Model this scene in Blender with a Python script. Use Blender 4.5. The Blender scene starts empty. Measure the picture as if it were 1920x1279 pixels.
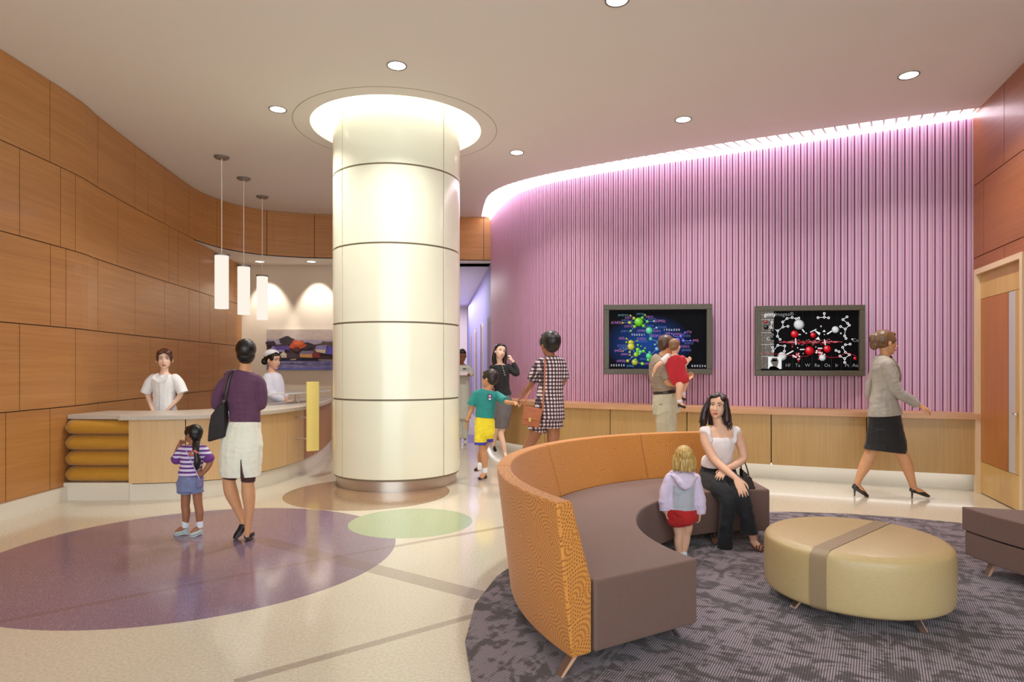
import bpy, bmesh, math, random
from mathutils import Vector, Matrix, geometry
R_ = math.radians
random.seed(7)
SC = bpy.context.scene
COL = SC.collection
EYE = 1.45; FPX = 1200.0; CX = 960.0; CY = 687.0   # eye height, focal length in px, centre and horizon

# ------------------------------------------------------------------ camera, world, exposure
cam_d = bpy.data.cameras.new('camera'); cam = bpy.data.objects.new('camera', cam_d); COL.objects.link(cam)
cam.location = (0, 0, EYE); cam.rotation_euler = (R_(90), 0, 0)
cam_d.sensor_width = 36.0; cam_d.lens = FPX/1920*36; cam_d.shift_y = (CY-639.5)/1920
cam_d.clip_start = 0.05; cam_d.clip_end = 100
SC.camera = cam
SC.view_settings.view_transform = 'Standard'; SC.view_settings.look = 'None'
SC.view_settings.gamma = 1; SC.view_settings.use_curve_mapping = False
SC.view_settings.exposure = 0.27
w = bpy.data.worlds.new('world'); SC.world = w; w.use_nodes = True
w.node_tree.nodes['Background'].inputs[0].default_value = (0.86, 0.965, 1.0, 1)
w.node_tree.nodes['Background'].inputs[1].default_value = 3.0
SC.cycles.use_denoising = True
SC.cycles.max_bounces = 8; SC.cycles.diffuse_bounces = 5; SC.cycles.caustics_reflective = False
SC.cycles.caustics_refractive = False; SC.cycles.sample_clamp_indirect = 4.0

def area_light(name, loc, size, power, col=(1, .93, .84), rot=(0, 0, 0), size_y=None, spread=180, parent=None):
    d = bpy.data.lights.new(name, 'AREA'); d.energy = power; d.color = col; d.size = size
    if size_y: d.shape = 'RECTANGLE'; d.size_y = size_y
    else: d.shape = 'DISK'
    d.spread = R_(spread)
    o = bpy.data.objects.new(name, d); COL.objects.link(o); o.location = loc; o.rotation_euler = rot
    if parent: o.parent = parent
    return o

# ------------------------------------------------------------------ materials
def lin(c):
    return tuple(((v/255)/12.92 if v/255 <= .04045 else ((v/255+.055)/1.055)**2.4) for v in c)
_mc = {}
def mat(name, rgb, rough=.5, metal=0, var=0.0, nscale=(8, 8, 8), bump=0.0, bscale=None, spec=.5, emit=None, estr=1.0,
        alpha=1.0, coat=0.0, sheen=0.0, rgb2=None, trans=0.0, ndetail=4, wave=None):
    if name in _mc: return _mc[name]
    m = bpy.data.materials.new(name); m.use_nodes = True; _mc[name] = m
    nt = m.node_tree; N = nt.nodes; L = nt.links; b = N['Principled BSDF']
    c = lin(rgb); b.inputs['Base Color'].default_value = (*c, 1)
    b.inputs['Roughness'].default_value = rough; b.inputs['Metallic'].default_value = metal
    b.inputs['Specular IOR Level'].default_value = spec
    b.inputs['Coat Weight'].default_value = coat; b.inputs['Coat Roughness'].default_value = .12
    b.inputs['Sheen Weight'].default_value = sheen
    b.inputs['Alpha'].default_value = alpha; b.inputs['Transmission Weight'].default_value = trans
    if emit is not None:
        b.inputs['Emission Color'].default_value = (*lin(emit), 1); b.inputs['Emission Strength'].default_value = estr
    if var or bump:
        tc = N.new('ShaderNodeTexCoord'); mp = N.new('ShaderNodeMapping'); mp.inputs['Scale'].default_value = nscale
        L.new(tc.outputs['Object'], mp.inputs[0])
        nz = N.new('ShaderNodeTexNoise'); nz.inputs['Scale'].default_value = 1; nz.inputs['Detail'].default_value = ndetail
        L.new(mp.outputs[0], nz.inputs['Vector'])
        if var:
            mr = N.new('ShaderNodeMapRange'); mr.inputs[1].default_value = .3; mr.inputs[2].default_value = .7
            L.new(nz.outputs[0], mr.inputs[0])
            mx = N.new('ShaderNodeMix'); mx.data_type = 'RGBA'
            c2 = lin(rgb2) if rgb2 else tuple(v*(1-var) for v in c)
            mx.inputs[6].default_value = (*c2, 1); mx.inputs[7].default_value = (*(c if rgb2 else tuple(min(1, v*(1+var*.5)) for v in c)), 1)
            L.new(mr.outputs[0], mx.inputs[0]); L.new(mx.outputs[2], b.inputs['Base Color'])
        if bump:
            src = nz
            if bscale:
                mp2 = N.new('ShaderNodeMapping'); mp2.inputs['Scale'].default_value = bscale
                L.new(tc.outputs['Object'], mp2.inputs[0]); src = N.new('ShaderNodeTexNoise'); src.inputs['Scale'].default_value = 1
                src.inputs['Detail'].default_value = 5; L.new(mp2.outputs[0], src.inputs['Vector'])
            bp = N.new('ShaderNodeBump'); bp.inputs['Strength'].default_value = bump; bp.inputs['Distance'].default_value = .01
            L.new(src.outputs[0], bp.inputs['Height']); L.new(bp.outputs[0], b.inputs['Normal'])
    return m
def emis(name, rgb, s=1.0):
    if name in _mc: return _mc[name]
    m = bpy.data.materials.new(name); m.use_nodes = True; _mc[name] = m
    nt = m.node_tree; nt.nodes.clear()
    e = nt.nodes.new('ShaderNodeEmission'); e.inputs[0].default_value = (*lin(rgb), 1); e.inputs[1].default_value = s
    o = nt.nodes.new('ShaderNodeOutputMaterial'); nt.links.new(e.outputs[0], o.inputs[0])
    return m
class NT:
    """small node-graph helper: values, maths and mixes"""
    def __init__(s, m): s.m = m; s.n = m.node_tree.nodes; s.l = m.node_tree.links; s.b = s.n['Principled BSDF']
    def math(s, op, a, b=None, c=None):
        x = s.n.new('ShaderNodeMath'); x.operation = op
        for i, v in enumerate((a, b, c)):
            if v is None: continue
            if isinstance(v, (int, float)): x.inputs[i].default_value = v
            else: s.l.new(v, x.inputs[i])
        return x.outputs[0]
    def mix(s, f, a, b):
        x = s.n.new('ShaderNodeMix'); x.data_type = 'RGBA'
        for i, v in ((0, f), (6, a), (7, b)):
            if isinstance(v, (int, float)): x.inputs[i].default_value = v
            elif isinstance(v, tuple): x.inputs[i].default_value = (*v, 1)
            else: s.l.new(v, x.inputs[i])
        return x.outputs[2]
    def obj(s):
        t = s.n.new('ShaderNodeTexCoord'); return t.outputs['Object']
    def sep(s, v):
        x = s.n.new('ShaderNodeSeparateXYZ'); s.l.new(v, x.inputs[0]); return x.outputs
    def comb(s, x, y, z=0.0):
        c = s.n.new('ShaderNodeCombineXYZ')
        for i, v in enumerate((x, y, z)):
            if isinstance(v, (int, float)): c.inputs[i].default_value = v
            else: s.l.new(v, c.inputs[i])
        return c.outputs[0]
    def noise(s, v, scale=(1, 1, 1), detail=4, rough=.5, rot=(0, 0, 0), dist=0):
        mp = s.n.new('ShaderNodeMapping'); mp.inputs['Scale'].default_value = scale; mp.inputs['Rotation'].default_value = rot
        s.l.new(v, mp.inputs[0]); z = s.n.new('ShaderNodeTexNoise'); z.inputs['Scale'].default_value = 1
        z.inputs['Detail'].default_value = detail; z.inputs['Roughness'].default_value = rough; z.inputs['Distortion'].default_value = dist
        s.l.new(mp.outputs[0], z.inputs['Vector']); return z.outputs[0]
    def smooth(s, v, a, b):
        x = s.n.new('ShaderNodeMapRange'); x.inputs[1].default_value = a; x.inputs[2].default_value = b
        s.l.new(v, x.inputs[0]); return x.outputs[0]
    def color(s, c): s.l.new(c, s.b.inputs['Base Color'])
    def bump(s, h, st=.3, d=.01):
        x = s.n.new('ShaderNodeBump'); x.inputs['Strength'].default_value = st; x.inputs['Distance'].default_value = d
        s.l.new(h, x.inputs['Height']); s.l.new(x.outputs[0], s.b.inputs['Normal'])

def wood(name, rgb, rgb2, horizontal=True, rough=.42, k=1.0):
    m = mat(name, rgb, rough=rough, coat=.12); t = NT(m); o = t.obj()
    sc = (1.1*k, 1.1*k, 34*k) if horizontal else (30*k, 30*k, 1.2*k)
    fine = t.noise(o, sc, 6, .62, dist=.35)
    big = t.noise(o, tuple(v*.22 for v in sc) if horizontal else (4*k, 4*k, .5), 3)
    f = t.math('ADD', t.math('MULTIPLY', t.smooth(fine, .3, .7), .62), t.math('MULTIPLY', t.smooth(big, .3, .7), .38))
    t.color(t.mix(f, lin(rgb2), lin(rgb))); t.bump(fine, .06, .004)
    return m

def floor_material():
    m = mat('floor_terrazzo', (206, 190, 165), rough=.16, coat=.35); t = NT(m); o = t.obj(); x, y, z = t.sep(o)
    t.b.inputs['Coat Roughness'].default_value = .08
    def dist(cx, cy):
        dx = t.math('SUBTRACT', x, cx); dy = t.math('SUBTRACT', y, cy)
        return t.math('SQRT', t.math('ADD', t.math('MULTIPLY', dx, dx), t.math('MULTIPLY', dy, dy)))
    def disc(cx, cy, r): return t.math('LESS_THAN', dist(cx, cy), r)
    sp = t.smooth(t.noise(o, (60, 60, 60), 3, .7), .35, .65)
    sp2 = t.smooth(t.noise(o, (2.2, 2.2, 2.2), 2), .3, .7)
    base = t.mix(sp, lin((196, 186, 166)), lin((216, 209, 192))); base = t.mix(t.math('MULTIPLY', sp2, .12), base, lin((190, 178, 158)))
    # straight darker bands across the field
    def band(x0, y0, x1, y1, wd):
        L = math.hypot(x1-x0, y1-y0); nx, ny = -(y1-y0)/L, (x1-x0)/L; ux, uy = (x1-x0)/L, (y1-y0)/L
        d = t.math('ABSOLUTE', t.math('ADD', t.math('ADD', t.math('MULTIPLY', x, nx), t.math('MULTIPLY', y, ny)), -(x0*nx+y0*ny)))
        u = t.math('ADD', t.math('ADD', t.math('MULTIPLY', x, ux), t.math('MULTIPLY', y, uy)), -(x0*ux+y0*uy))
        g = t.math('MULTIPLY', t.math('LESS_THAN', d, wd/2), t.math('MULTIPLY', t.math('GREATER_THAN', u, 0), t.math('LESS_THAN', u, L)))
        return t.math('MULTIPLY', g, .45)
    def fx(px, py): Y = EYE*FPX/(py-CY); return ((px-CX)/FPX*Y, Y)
    br = disc(-1.65, 7.35, .93)
    base = t.mix(br, base, t.mix(sp, lin((148, 120, 94)), lin((162, 136, 110))))
    vor = t.n.new('ShaderNodeTexVoronoi'); vor.inputs['Scale'].default_value = 55; vor.feature = 'DISTANCE_TO_EDGE'; t.l.new(o, vor.inputs['Vector'])
    vp = t.smooth(vor.outputs['Distance'], .02, .12)
    pur = t.mix(vp, lin((142, 124, 144)), lin((122, 101, 122)))
    base = t.mix(disc(-2.46, 5.03, 1.52), base, pur)
    base = t.mix(disc(-.9, 12.8, .75), base, lin((128, 112, 172)))
    gr = t.mix(sp, lin((146, 164, 124)), lin((168, 184, 148)))
    base = t.mix(disc(-.94, 5.96, .57), base, gr)
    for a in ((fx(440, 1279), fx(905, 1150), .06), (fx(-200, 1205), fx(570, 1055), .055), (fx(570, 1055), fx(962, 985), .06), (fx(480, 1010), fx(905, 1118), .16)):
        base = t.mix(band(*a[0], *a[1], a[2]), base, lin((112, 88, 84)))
    t.color(base)
    t.l.new(t.math('ADD', t.math('MULTIPLY', sp, .06), .13), t.b.inputs['Roughness'])
    return m

def carpet_material():
    m = mat('carpet_weave', (80, 70, 82), rough=.95, spec=.15, sheen=.2); t = NT(m); o = t.obj(); x, y, z = t.sep(o)
    a = t.math('SUBTRACT', t.math('MULTIPLY', x, .868), t.math('MULTIPLY', y, .495))
    b = t.math('ADD', t.math('MULTIPLY', x, .495), t.math('MULTIPLY', y, .868))
    sel = t.math('LESS_THAN', a, -1.12)      # carpet tiles on the left are laid a quarter turn round
    inv = t.math('SUBTRACT', 1, sel)
    u = t.math('ADD', t.math('MULTIPLY', a, inv), t.math('MULTIPLY', b, sel))
    v = t.math('ADD', t.math('MULTIPLY', b, inv), t.math('MULTIPLY', a, sel))
    lines = t.math('ADD', t.math('MULTIPLY', t.math('SINE', t.math('MULTIPLY', u, 2*math.pi/.0118)), .5), .5)
    knots = t.math('ADD', t.math('MULTIPLY', t.math('SINE', t.math('MULTIPLY', v, 2*math.pi/.016)), .15), .85)
    st = t.noise(t.comb(u, v), (3.4, 9, 1), 3, .6, rot=(0, 0, .5), dist=1.6)
    st2 = t.noise(t.comb(t.math('ADD', u, 7), v), (9, 4.5, 1), 3, .6, rot=(0, 0, -.6), dist=1.2)
    f = t.smooth(t.math('ADD', t.math('MULTIPLY', st, .6), t.math('MULTIPLY', st2, .4)), .455, .53)
    light = t.mix(t.math('MULTIPLY', lines, knots), lin((58, 47, 54)), lin((176, 162, 174)))
    dark = t.mix(lines, lin((46, 38, 40)), lin((88, 76, 80)))
    t.color(t.mix(f, dark, light)); t.bump(lines, .35, .006)
    return m

def ring_fabric(name, base, dot, cx=0.0, cy=0.0, polar=True, cell=.15, rough=.75):
    m = mat(name, base, rough=rough, sheen=.15); t = NT(m); o = t.obj(); x, y, z = t.sep(o)
    if polar:
        dx = t.math('SUBTRACT', x, cx); dy = t.math('SUBTRACT', y, cy)
        r = t.math('SQRT', t.math('ADD', t.math('MULTIPLY', dx, dx), t.math('MULTIPLY', dy, dy)))
        th = t.math('ARCTAN2', dy, dx)
        u = t.math('ADD', t.math('MULTIPLY', th, 2.1), r); v = t.math('ADD', z, t.math('MULTIPLY', r, .7))
    else:
        u = t.math('ADD', x, t.math('MULTIPLY', y, .6)); v = t.math('ADD', z, t.math('MULTIPLY', y, .3))
    uv = t.comb(u, v)
    vo = t.n.new('ShaderNodeTexVoronoi'); vo.voronoi_dimensions = '2D'; vo.inputs['Scale'].default_value = 1/cell
    t.l.new(uv, vo.inputs['Vector'])
    px, py, _ = t.sep(vo.outputs['Position'])
    dx = t.math('SUBTRACT', u, px); dy = t.math('SUBTRACT', v, py)
    L = t.math('SQRT', t.math('ADD', t.math('MULTIPLY', dx, dx), t.math('MULTIPLY', dy, dy)))
    rr = t.math('DIVIDE', L, .019); idx = t.math('FLOOR', rr); fr = t.math('FRACT', rr)
    an = t.math('DIVIDE', t.math('ARCTAN2', dy, dx), 2*math.pi)
    fa = t.math('FRACT', t.math('MULTIPLY', an, t.math('MULTIPLY', t.math('ADD', idx, 1), 8)))
    a = t.math('SUBTRACT', fr, .5); b2 = t.math('MULTIPLY', t.math('SUBTRACT', fa, .5), .8)
    dd = t.math('SQRT', t.math('ADD', t.math('MULTIPLY', a, a), t.math('MULTIPLY', b2, b2)))
    f = t.smooth(dd, .30, .20)
    wv = t.noise(o, (90, 90, 90), 2)
    base_c = t.mix(wv, tuple(c*.9 for c in lin(base)), tuple(min(1, c*1.08) for c in lin(base)))
    t.color(t.mix(f, base_c, lin(dot))); t.bump(t.math('SUBTRACT', 1, f), .15, .003)
    return m

# ------------------------------------------------------------------ tagging and building
def tag(o, label=None, cat=None, group=None, kind=None):
    if label: o['label'] = label
    if cat: o['category'] = cat
    if group: o['group'] = group
    if kind: o['kind'] = kind
    return o
def empty(name, loc, label=None, cat=None, group=None, rz=0):
    o = bpy.data.objects.new(name, None); o.empty_display_size = .1; COL.objects.link(o)
    o.location = loc; o.rotation_euler = (0, 0, rz)
    return tag(o, label, cat, group)
def root_of(o):
    while o.parent: o = o.parent
    return o
class MB:
    def __init__(s): s.v = []; s.f = []; s.m = []; s.mats = []
    def mi(s, m):
        if m not in s.mats: s.mats.append(m)
        return s.mats.index(m)
    def add(s, vs, fs, m):
        k = len(s.v); s.v += [tuple(p) for p in vs]; i = s.mi(m)
        for f in fs: s.f.append(tuple(j+k for j in f)); s.m.append(i)
    def box(s, c, sz, m, M=None):
        vs = [Vector((sx*sz[0]/2, sy*sz[1]/2, sz_*sz[2]/2)) for sx in (-1, 1) for sy in (-1, 1) for sz_ in (-1, 1)]
        if M: vs = [M @ p for p in vs]
        vs = [p+Vector(c) for p in vs]
        s.add(vs, [(0, 1, 3, 2), (4, 6, 7, 5), (0, 4, 5, 1), (2, 3, 7, 6), (0, 2, 6, 4), (1, 5, 7, 3)], m)
    def hexa(s, b, t, m):
        s.add(list(b)+list(t), [(3, 2, 1, 0), (4, 5, 6, 7)]+[(i, (i+1) % 4, 4+(i+1) % 4, 4+i) for i in range(4)], m)
    def prism(s, poly, z0, z1, m, mtop=None):
        n = len(poly); vs = [(x, y, z0) for x, y in poly]+[(x, y, z1) for x, y in poly]
        tris = geometry.tessellate_polygon([[Vector((x, y, 0)) for x, y in poly]])
        s.add(vs, [(i, (i+1) % n, n+(i+1) % n, n+i) for i in range(n)], m)
        k = len(s.v)-2*n; mi = s.mi(mtop or m); mb = s.mi(m)
        for a, b, c in tris:
            s.f.append((k+n+a, k+n+b, k+n+c)); s.m.append(mi)
            s.f.append((k+c, k+b, k+a)); s.m.append(mb)
    def lathe(s, prof, c, m, n=48, axis='z', a0=0, a1=2*math.pi, closed=False, M=None):
        full = abs(a1-a0-2*math.pi) < 1e-6; na = n if full else n+1; vs = []
        for i in range(na):
            a = a0+(a1-a0)*i/n
            for r, z in prof:
                p = Vector((r*math.cos(a), r*math.sin(a), z))
                if M: p = M @ p
                vs.append(p+Vector(c))
        k = len(prof); fs = []; rng = range(k) if closed else range(k-1)
        for i in range(n):
            i2 = (i+1) % na
            for j in rng:
                j2 = (j+1) % k; fs.append((i*k+j, i2*k+j, i2*k+j2, i*k+j2))
        if closed and not full:
            fs.append(tuple(range(k-1, -1, -1))); fs.append(tuple((na-1)*k+j for j in range(k)))
        s.add(vs, fs, m)
    def cyl(s, p0, p1, r0, m, r1=None, n=16):
        p0 = Vector(p0); p1 = Vector(p1); r1 = r0 if r1 is None else r1; d = (p1-p0).normalized()
        a = d.orthogonal().normalized(); b = d.cross(a); vs = []
        for p, r in ((p0, r0), (p1, r1)):
            for i in range(n):
                t = 2*math.pi*i/n; vs.append(p+a*(r*math.cos(t))+b*(r*math.sin(t)))
        s.add(vs, [(i, (i+1) % n, n+(i+1) % n, n+i) for i in range(n)]+[tuple(range(n-1, -1, -1)), tuple(range(n, 2*n))], m)
    def tube(s, pts, radii, m, n=12, side=None, sub=4):
        vs, fs = loft(pts, radii, n, side, sub); s.add(vs, fs, m)
    def ball(s, c, r, m, M=None, nu=16, nv=10):
        vs, fs = ellipsoid(c, r, M, nu, nv); s.add(vs, fs, m)
    def build(s, name, parent=None, smooth=False, bevel=0, kind=None, auto=None):
        me = bpy.data.meshes.new(name); off = Vector((0, 0, 0)); rt = None
        if parent: rt = root_of(parent); off = Vector(rt.location)
        if rt is not None and rt.rotation_euler.z:
            Mi = Matrix.Rotation(-rt.rotation_euler.z, 3, 'Z'); vs = [Mi @ (Vector(p)-off) for p in s.v]
        else: vs = [Vector(p)-off for p in s.v]
        if parent and root_of(parent).type == 'MESH': vs = [Vector(p) for p in s.v]
        me.from_pydata([tuple(p) for p in vs], [], s.f)
        for mm in s.mats: me.materials.append(mm)
        me.polygons.foreach_set('material_index', s.m)
        bm = bmesh.new(); bm.from_mesh(me); bmesh.ops.recalc_face_normals(bm, faces=bm.faces); bm.to_mesh(me); bm.free()
        if smooth or auto:
            me.polygons.foreach_set('use_smooth', [True]*len(me.polygons))
        me.update()
        if auto: me.set_sharp_from_angle(angle=R_(auto))
        o = bpy.data.objects.new(name, me); COL.objects.link(o)
        if parent: o.parent = parent
        if bevel:
            b = o.modifiers.new('bevel', 'BEVEL'); b.width = bevel; b.segments = 3; b.limit_method = 'ANGLE'; b.angle_limit = R_(40)
        if kind: o['kind'] = kind
        return o
def crom(P, sub):
    out = []; n = len(P)
    for i in range(n-1):
        p0 = P[max(i-1, 0)]; p1 = P[i]; p2 = P[i+1]; p3 = P[min(i+2, n-1)]
        for k in range(sub):
            t = k/sub
            out.append(tuple(.5*((2*b)+(-a+c)*t+(2*a-5*b+4*c-d)*t*t+(-a+3*b-3*c+d)*t**3) for a, b, c, d in zip(p0, p1, p2, p3)))
    out.append(tuple(P[-1])); return out
def loft(pts, radii, n=14, side=None, sub=4):
    P = [tuple(p)+((r, r) if isinstance(r, (int, float)) else tuple(r)) for p, r in zip(pts, radii)]
    Q = crom(P, sub) if sub > 1 and len(P) > 1 else P
    C = [Vector(q[:3]) for q in Q]; vs = []; fs = []; prev = None
    for i, c in enumerate(C):
        t = (C[min(i+1, len(C)-1)]-C[max(i-1, 0)])
        t = t.normalized() if t.length > 1e-9 else Vector((0, 0, 1))
        if side is not None: a = Vector(side); a = (a-t*a.dot(t))
        elif prev is not None: a = prev-t*prev.dot(t)
        else: a = t.orthogonal()
        a = a.normalized() if a.length > 1e-6 else t.orthogonal().normalized()
        prev = a; b = t.cross(a); ra, rb = max(Q[i][3], 1e-4), max(Q[i][4], 1e-4)
        for k in range(n):
            an = 2*math.pi*k/n; vs.append(c+a*(ra*math.cos(an))+b*(rb*math.sin(an)))
    m = len(C)
    for i in range(m-1):
        for k in range(n): fs.append((i*n+k, i*n+(k+1) % n, (i+1)*n+(k+1) % n, (i+1)*n+k))
    fs.append(tuple(range(n-1, -1, -1))); fs.append(tuple((m-1)*n+k for k in range(n)))
    return vs, fs
def ellipsoid(c, r, M=None, nu=16, nv=10):
    if isinstance(r, (int, float)): r = (r, r, r)
    vs = []; fs = []; c = Vector(c)
    def q(x, y, z):
        p = Vector((x*r[0], y*r[1], z*r[2])); return c+((M @ p) if M else p)
    vs.append(q(0, 0, -1))
    for j in range(1, nv):
        ph = -math.pi/2+math.pi*j/nv
        for i in range(nu):
            th = 2*math.pi*i/nu; vs.append(q(math.cos(ph)*math.cos(th), math.cos(ph)*math.sin(th), math.sin(ph)))
    vs.append(q(0, 0, 1)); e = len(vs)-1
    for i in range(nu): fs.append((0, 1+(i+1) % nu, 1+i)); fs.append((e, 1+(nv-2)*nu+i, 1+(nv-2)*nu+(i+1) % nu))
    for j in range(nv-2):
        for i in range(nu):
            a = 1+j*nu+i; b = 1+j*nu+(i+1) % nu; fs.append((a, b, b+nu, a+nu))
    return vs, fs
def dup(root, loc, label=None):
    r = root.copy(); COL.objects.link(r); r.location = loc
    if label: r['label'] = label
    def rec(a, b):
        for ch in list(a.children):
            c = ch.copy(); COL.objects.link(c); c.parent = b; rec(ch, c)
    rec(root, r); return r
def W(px, py, Y): return Vector(((px-CX)/FPX*Y, Y, EYE+(CY-py)/FPX*Y))

class Path:
    def __init__(s, pts, sub=8, smooth=True):
        s.p = [Vector(q) for q in (crom(pts, sub) if smooth else pts)]
        s.s = [0.0]
        for a, b in zip(s.p, s.p[1:]): s.s.append(s.s[-1]+(b-a).length)
        s.L = s.s[-1]
    def at(s, d, off=0.0):
        d2 = min(max(d, 0), s.L); i = 0
        while i < len(s.s)-2 and s.s[i+1] < d2: i += 1
        t = (d2-s.s[i])/max(s.s[i+1]-s.s[i], 1e-9); p = s.p[i].lerp(s.p[i+1], t)
        if d > s.L: p = p+(s.p[-1]-s.p[-2]).normalized()*(d-s.L)
        def tan(k): return (s.p[min(k+1, len(s.p)-1)]-s.p[max(k-1, 0)]).normalized()
        tg = tan(i).lerp(tan(i+1), t).normalized()
        return p+Vector((tg.y, -tg.x))*off          # positive offset = towards the room
    def s_px(s, px):
        k = (px-CX)/FPX; best = None
        for i in range(len(s.p)-1):
            a, b = s.p[i], s.p[i+1]; fa = a.x-k*a.y; fb = b.x-k*b.y
            if fa*fb <= 0 and a.y > .3: best = s.s[i]+(s.s[i+1]-s.s[i])*abs(fa)/max(abs(fa)+abs(fb), 1e-9)
        return best
def strip(M, path, s0, s1, z0, z1, o0, o1, m, step=.18, mtop=None):
    """solid strip that follows a path: between distances s0..s1, heights z0..z1, offsets o0 (back)..o1 (front)"""
    n = max(1, int(math.ceil((s1-s0)/step))); vs = []; fs = []
    for i in range(n+1):
        d = s0+(s1-s0)*i/n; a = path.at(d, o0); b = path.at(d, o1)
        vs += [(a.x, a.y, z0), (b.x, b.y, z0), (b.x, b.y, z1), (a.x, a.y, z1)]
    for i in range(n):
        k = i*4
        for j in range(4): fs.append((k+j, k+4+j, k+4+(j+1) % 4, k+(j+1) % 4))
    fs += [(3, 2, 1, 0), (n*4, n*4+1, n*4+2, n*4+3)]
    M.add(vs, fs, m)
# ------------------------------------------------------------------ shared materials
M_wall = wood('walnut_panel_wood', (198, 142, 82), (168, 114, 60))
M_wallr = wood('cherry_panel_wood', (166, 104, 58), (140, 84, 46))
M_gap = mat('panel_joint_shadow_gap', (62, 46, 40), rough=.8)
M_desk = wood('honey_maple_veneer', (222, 188, 140), (206, 170, 120), horizontal=False, k=1.3)
M_cab = wood('pale_maple_veneer', (184, 150, 98), (166, 130, 78), horizontal=False, k=1.3)
M_ledge = wood('maple_ledge', (204, 158, 118), (184, 136, 98), k=1.0)
M_ceil = mat('ceiling_paint', (232, 228, 222), rough=.85, spec=.2)
M_white = mat('white_base_paint', (226, 220, 208), rough=.4)
M_beige = mat('beige_wall_paint', (224, 211, 192), rough=.7)
M_stone = mat('pale_stone_worktop', (200, 190, 178), rough=.35, var=.12, nscale=(60, 60, 60))
M_cream = mat('cream_glazed_panel', (247, 249, 228), rough=.22, coat=.4, var=.02, nscale=(1, 1, 3))
M_seam = mat('taupe_seam', (138, 124, 106), rough=.6)
M_steel = mat('brushed_steel', (200, 188, 178), rough=.3, metal=.75)
M_dkframe = mat('bronze_frame', (84, 78, 66), rough=.45, var=.15, nscale=(30, 30, 30))
M_black = mat('black_plastic', (14, 14, 16), rough=.4)
M_pinkA = mat('pink_rib', (208, 160, 192), rough=.45)
M_pinkB = mat('mauve_grey_rib', (196, 180, 188), rough=.45)
M_pinkG = mat('magenta_groove', (146, 76, 126), rough=.5)
M_blue = mat('periwinkle_wall_paint', (140, 134, 196), rough=.7)
E_lamp = emis('lamp_glow', (255, 250, 240), 5.0)
E_cove = emis('cove_glow', (255, 252, 244), 7)
E_pink = emis('violet_cove_glow', (255, 236, 250), 7.0)
E_pend = emis('pendant_glow', (255, 246, 232), .82)
ZC = 4.45; ZS = 3.57

# ------------------------------------------------------------------ paths on plan
LOW = Path([(-4.86, -3), (-4.86, 3), (-4.86, 6.7), (-4.98, 7.7), (-5.12, 8.65), (-5.34, 10.5), (-5.68, 13.4)], 6)
UPP = Path([(-4.86, -3), (-4.86, 3), (-4.86, 6.7), (-4.98, 7.7), (-5.12, 8.65), (-5.32, 10.3), (-5.36, 11.0), (-5.25, 11.6), (-5.05, 12.0),
            (-4.74, 12.3), (-4.3, 12.5), (-3.89, 12.62), (-2.5, 12.78), (-.41, 12.9)], 8)
EDG = Path([(-.62, 12.9), (-.52, 11.9), (-.40, 11.2), (-.14, 10.66), (.34, 10.16), (1.12, 9.6), (2.49, 8.8), (3.67, 8.2), (4.74, 7.7), (5.46, 7.42)], 8)
SLT = Path([(-.40, 12.9), (-.24, 12.1), (0.02, 11.2), (.32, 10.68), (.8, 10.2), (1.5, 9.74), (2.4, 9.24), (3.23, 8.82), (4.4, 8.2), (5.53, 7.62)], 8)
CAB = Path([(-.62, 12.9), (-.46, 11.5), (-.16, 10.62), (.3, 9.98), (.95, 9.38), (2.3, 8.62), (3.0, 8.27), (4.0, 7.84), (5.1, 7.43), (5.42, 7.31)], 8)
RGT = Path([(5.54, 7.7), (5.1, 6.4), (4.86, 5.65), (4.8, 4.6), (4.8, -3)], 1, smooth=False)
COLC = (-1.455, 8.12)

# ------------------------------------------------------------------ floor and ceiling
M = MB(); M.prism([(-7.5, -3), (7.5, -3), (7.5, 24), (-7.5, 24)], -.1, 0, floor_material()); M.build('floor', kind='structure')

M = MB()
outer = [p for p in UPP.p] + [p for p in EDG.p] + [Vector((4.8+.74, 7.4))]
outer = [Vector((p.x, p.y, 0)) for p in UPP.p] + [Vector((p.x, p.y, 0)) for p in EDG.p[1:]] + [Vector((5.56, 7.4, 0)), Vector((5.56, -3, 0))]
hole = [Vector((COLC[0]+1.06*math.cos(a), COLC[1]+1.06*math.sin(a), 0)) for a in [2*math.pi*k/72 for k in range(72)]]
tr = geometry.tessellate_polygon([outer, hole]); allp = outer+hole
vs = [(p.x, p.y, ZC) for p in allp]+[(p.x, p.y, ZC+.06) for p in allp]; n = len(allp); no = len(outer)
fs = [tuple(t) for t in tr]+[tuple(i+n for i in t[::-1]) for t in tr]
fs += [(i, (i+1) % no, n+(i+1) % no, n+i) for i in range(no)]
fs += [(no+i, no+(i+1) % 72, n+no+(i+1) % 72, n+no+i) for i in range(72)]
M.add(vs, fs, M_ceil); M.build('ceiling', kind='structure')

# recessed ring round the column: bead line, white well and glowing lid
M = MB(); M.lathe([(1.257, ZC-.002), (1.263, ZC-.002), (1.263, ZC+.01), (1.257, ZC+.01)], (COLC[0], COLC[1], 0), M_seam, n=96, closed=True)
M.build('trim_1', kind='structure', smooth=False)
well = empty('cove_light', (COLC[0], COLC[1], ZC), 'round glowing ceiling recess ringing the top of the cream column', 'ceiling light')
M = MB(); M.lathe([(1.06, ZC+.005), (1.06, ZC+.5), (1.09, ZC+.5), (1.09, ZC+.005)], (*COLC, 0), mat('cove_white', (245, 243, 238), rough=.8), n=72, closed=True); M.build('well_wall', well, auto=40)
M = MB(); M.lathe([(.80, ZC+.42), (1.06, ZC+.42), (1.06, ZC+.46), (.80, ZC+.46)], (*COLC, 0), E_cove, n=72, closed=True); M.build('light_panel', well, auto=40)

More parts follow.
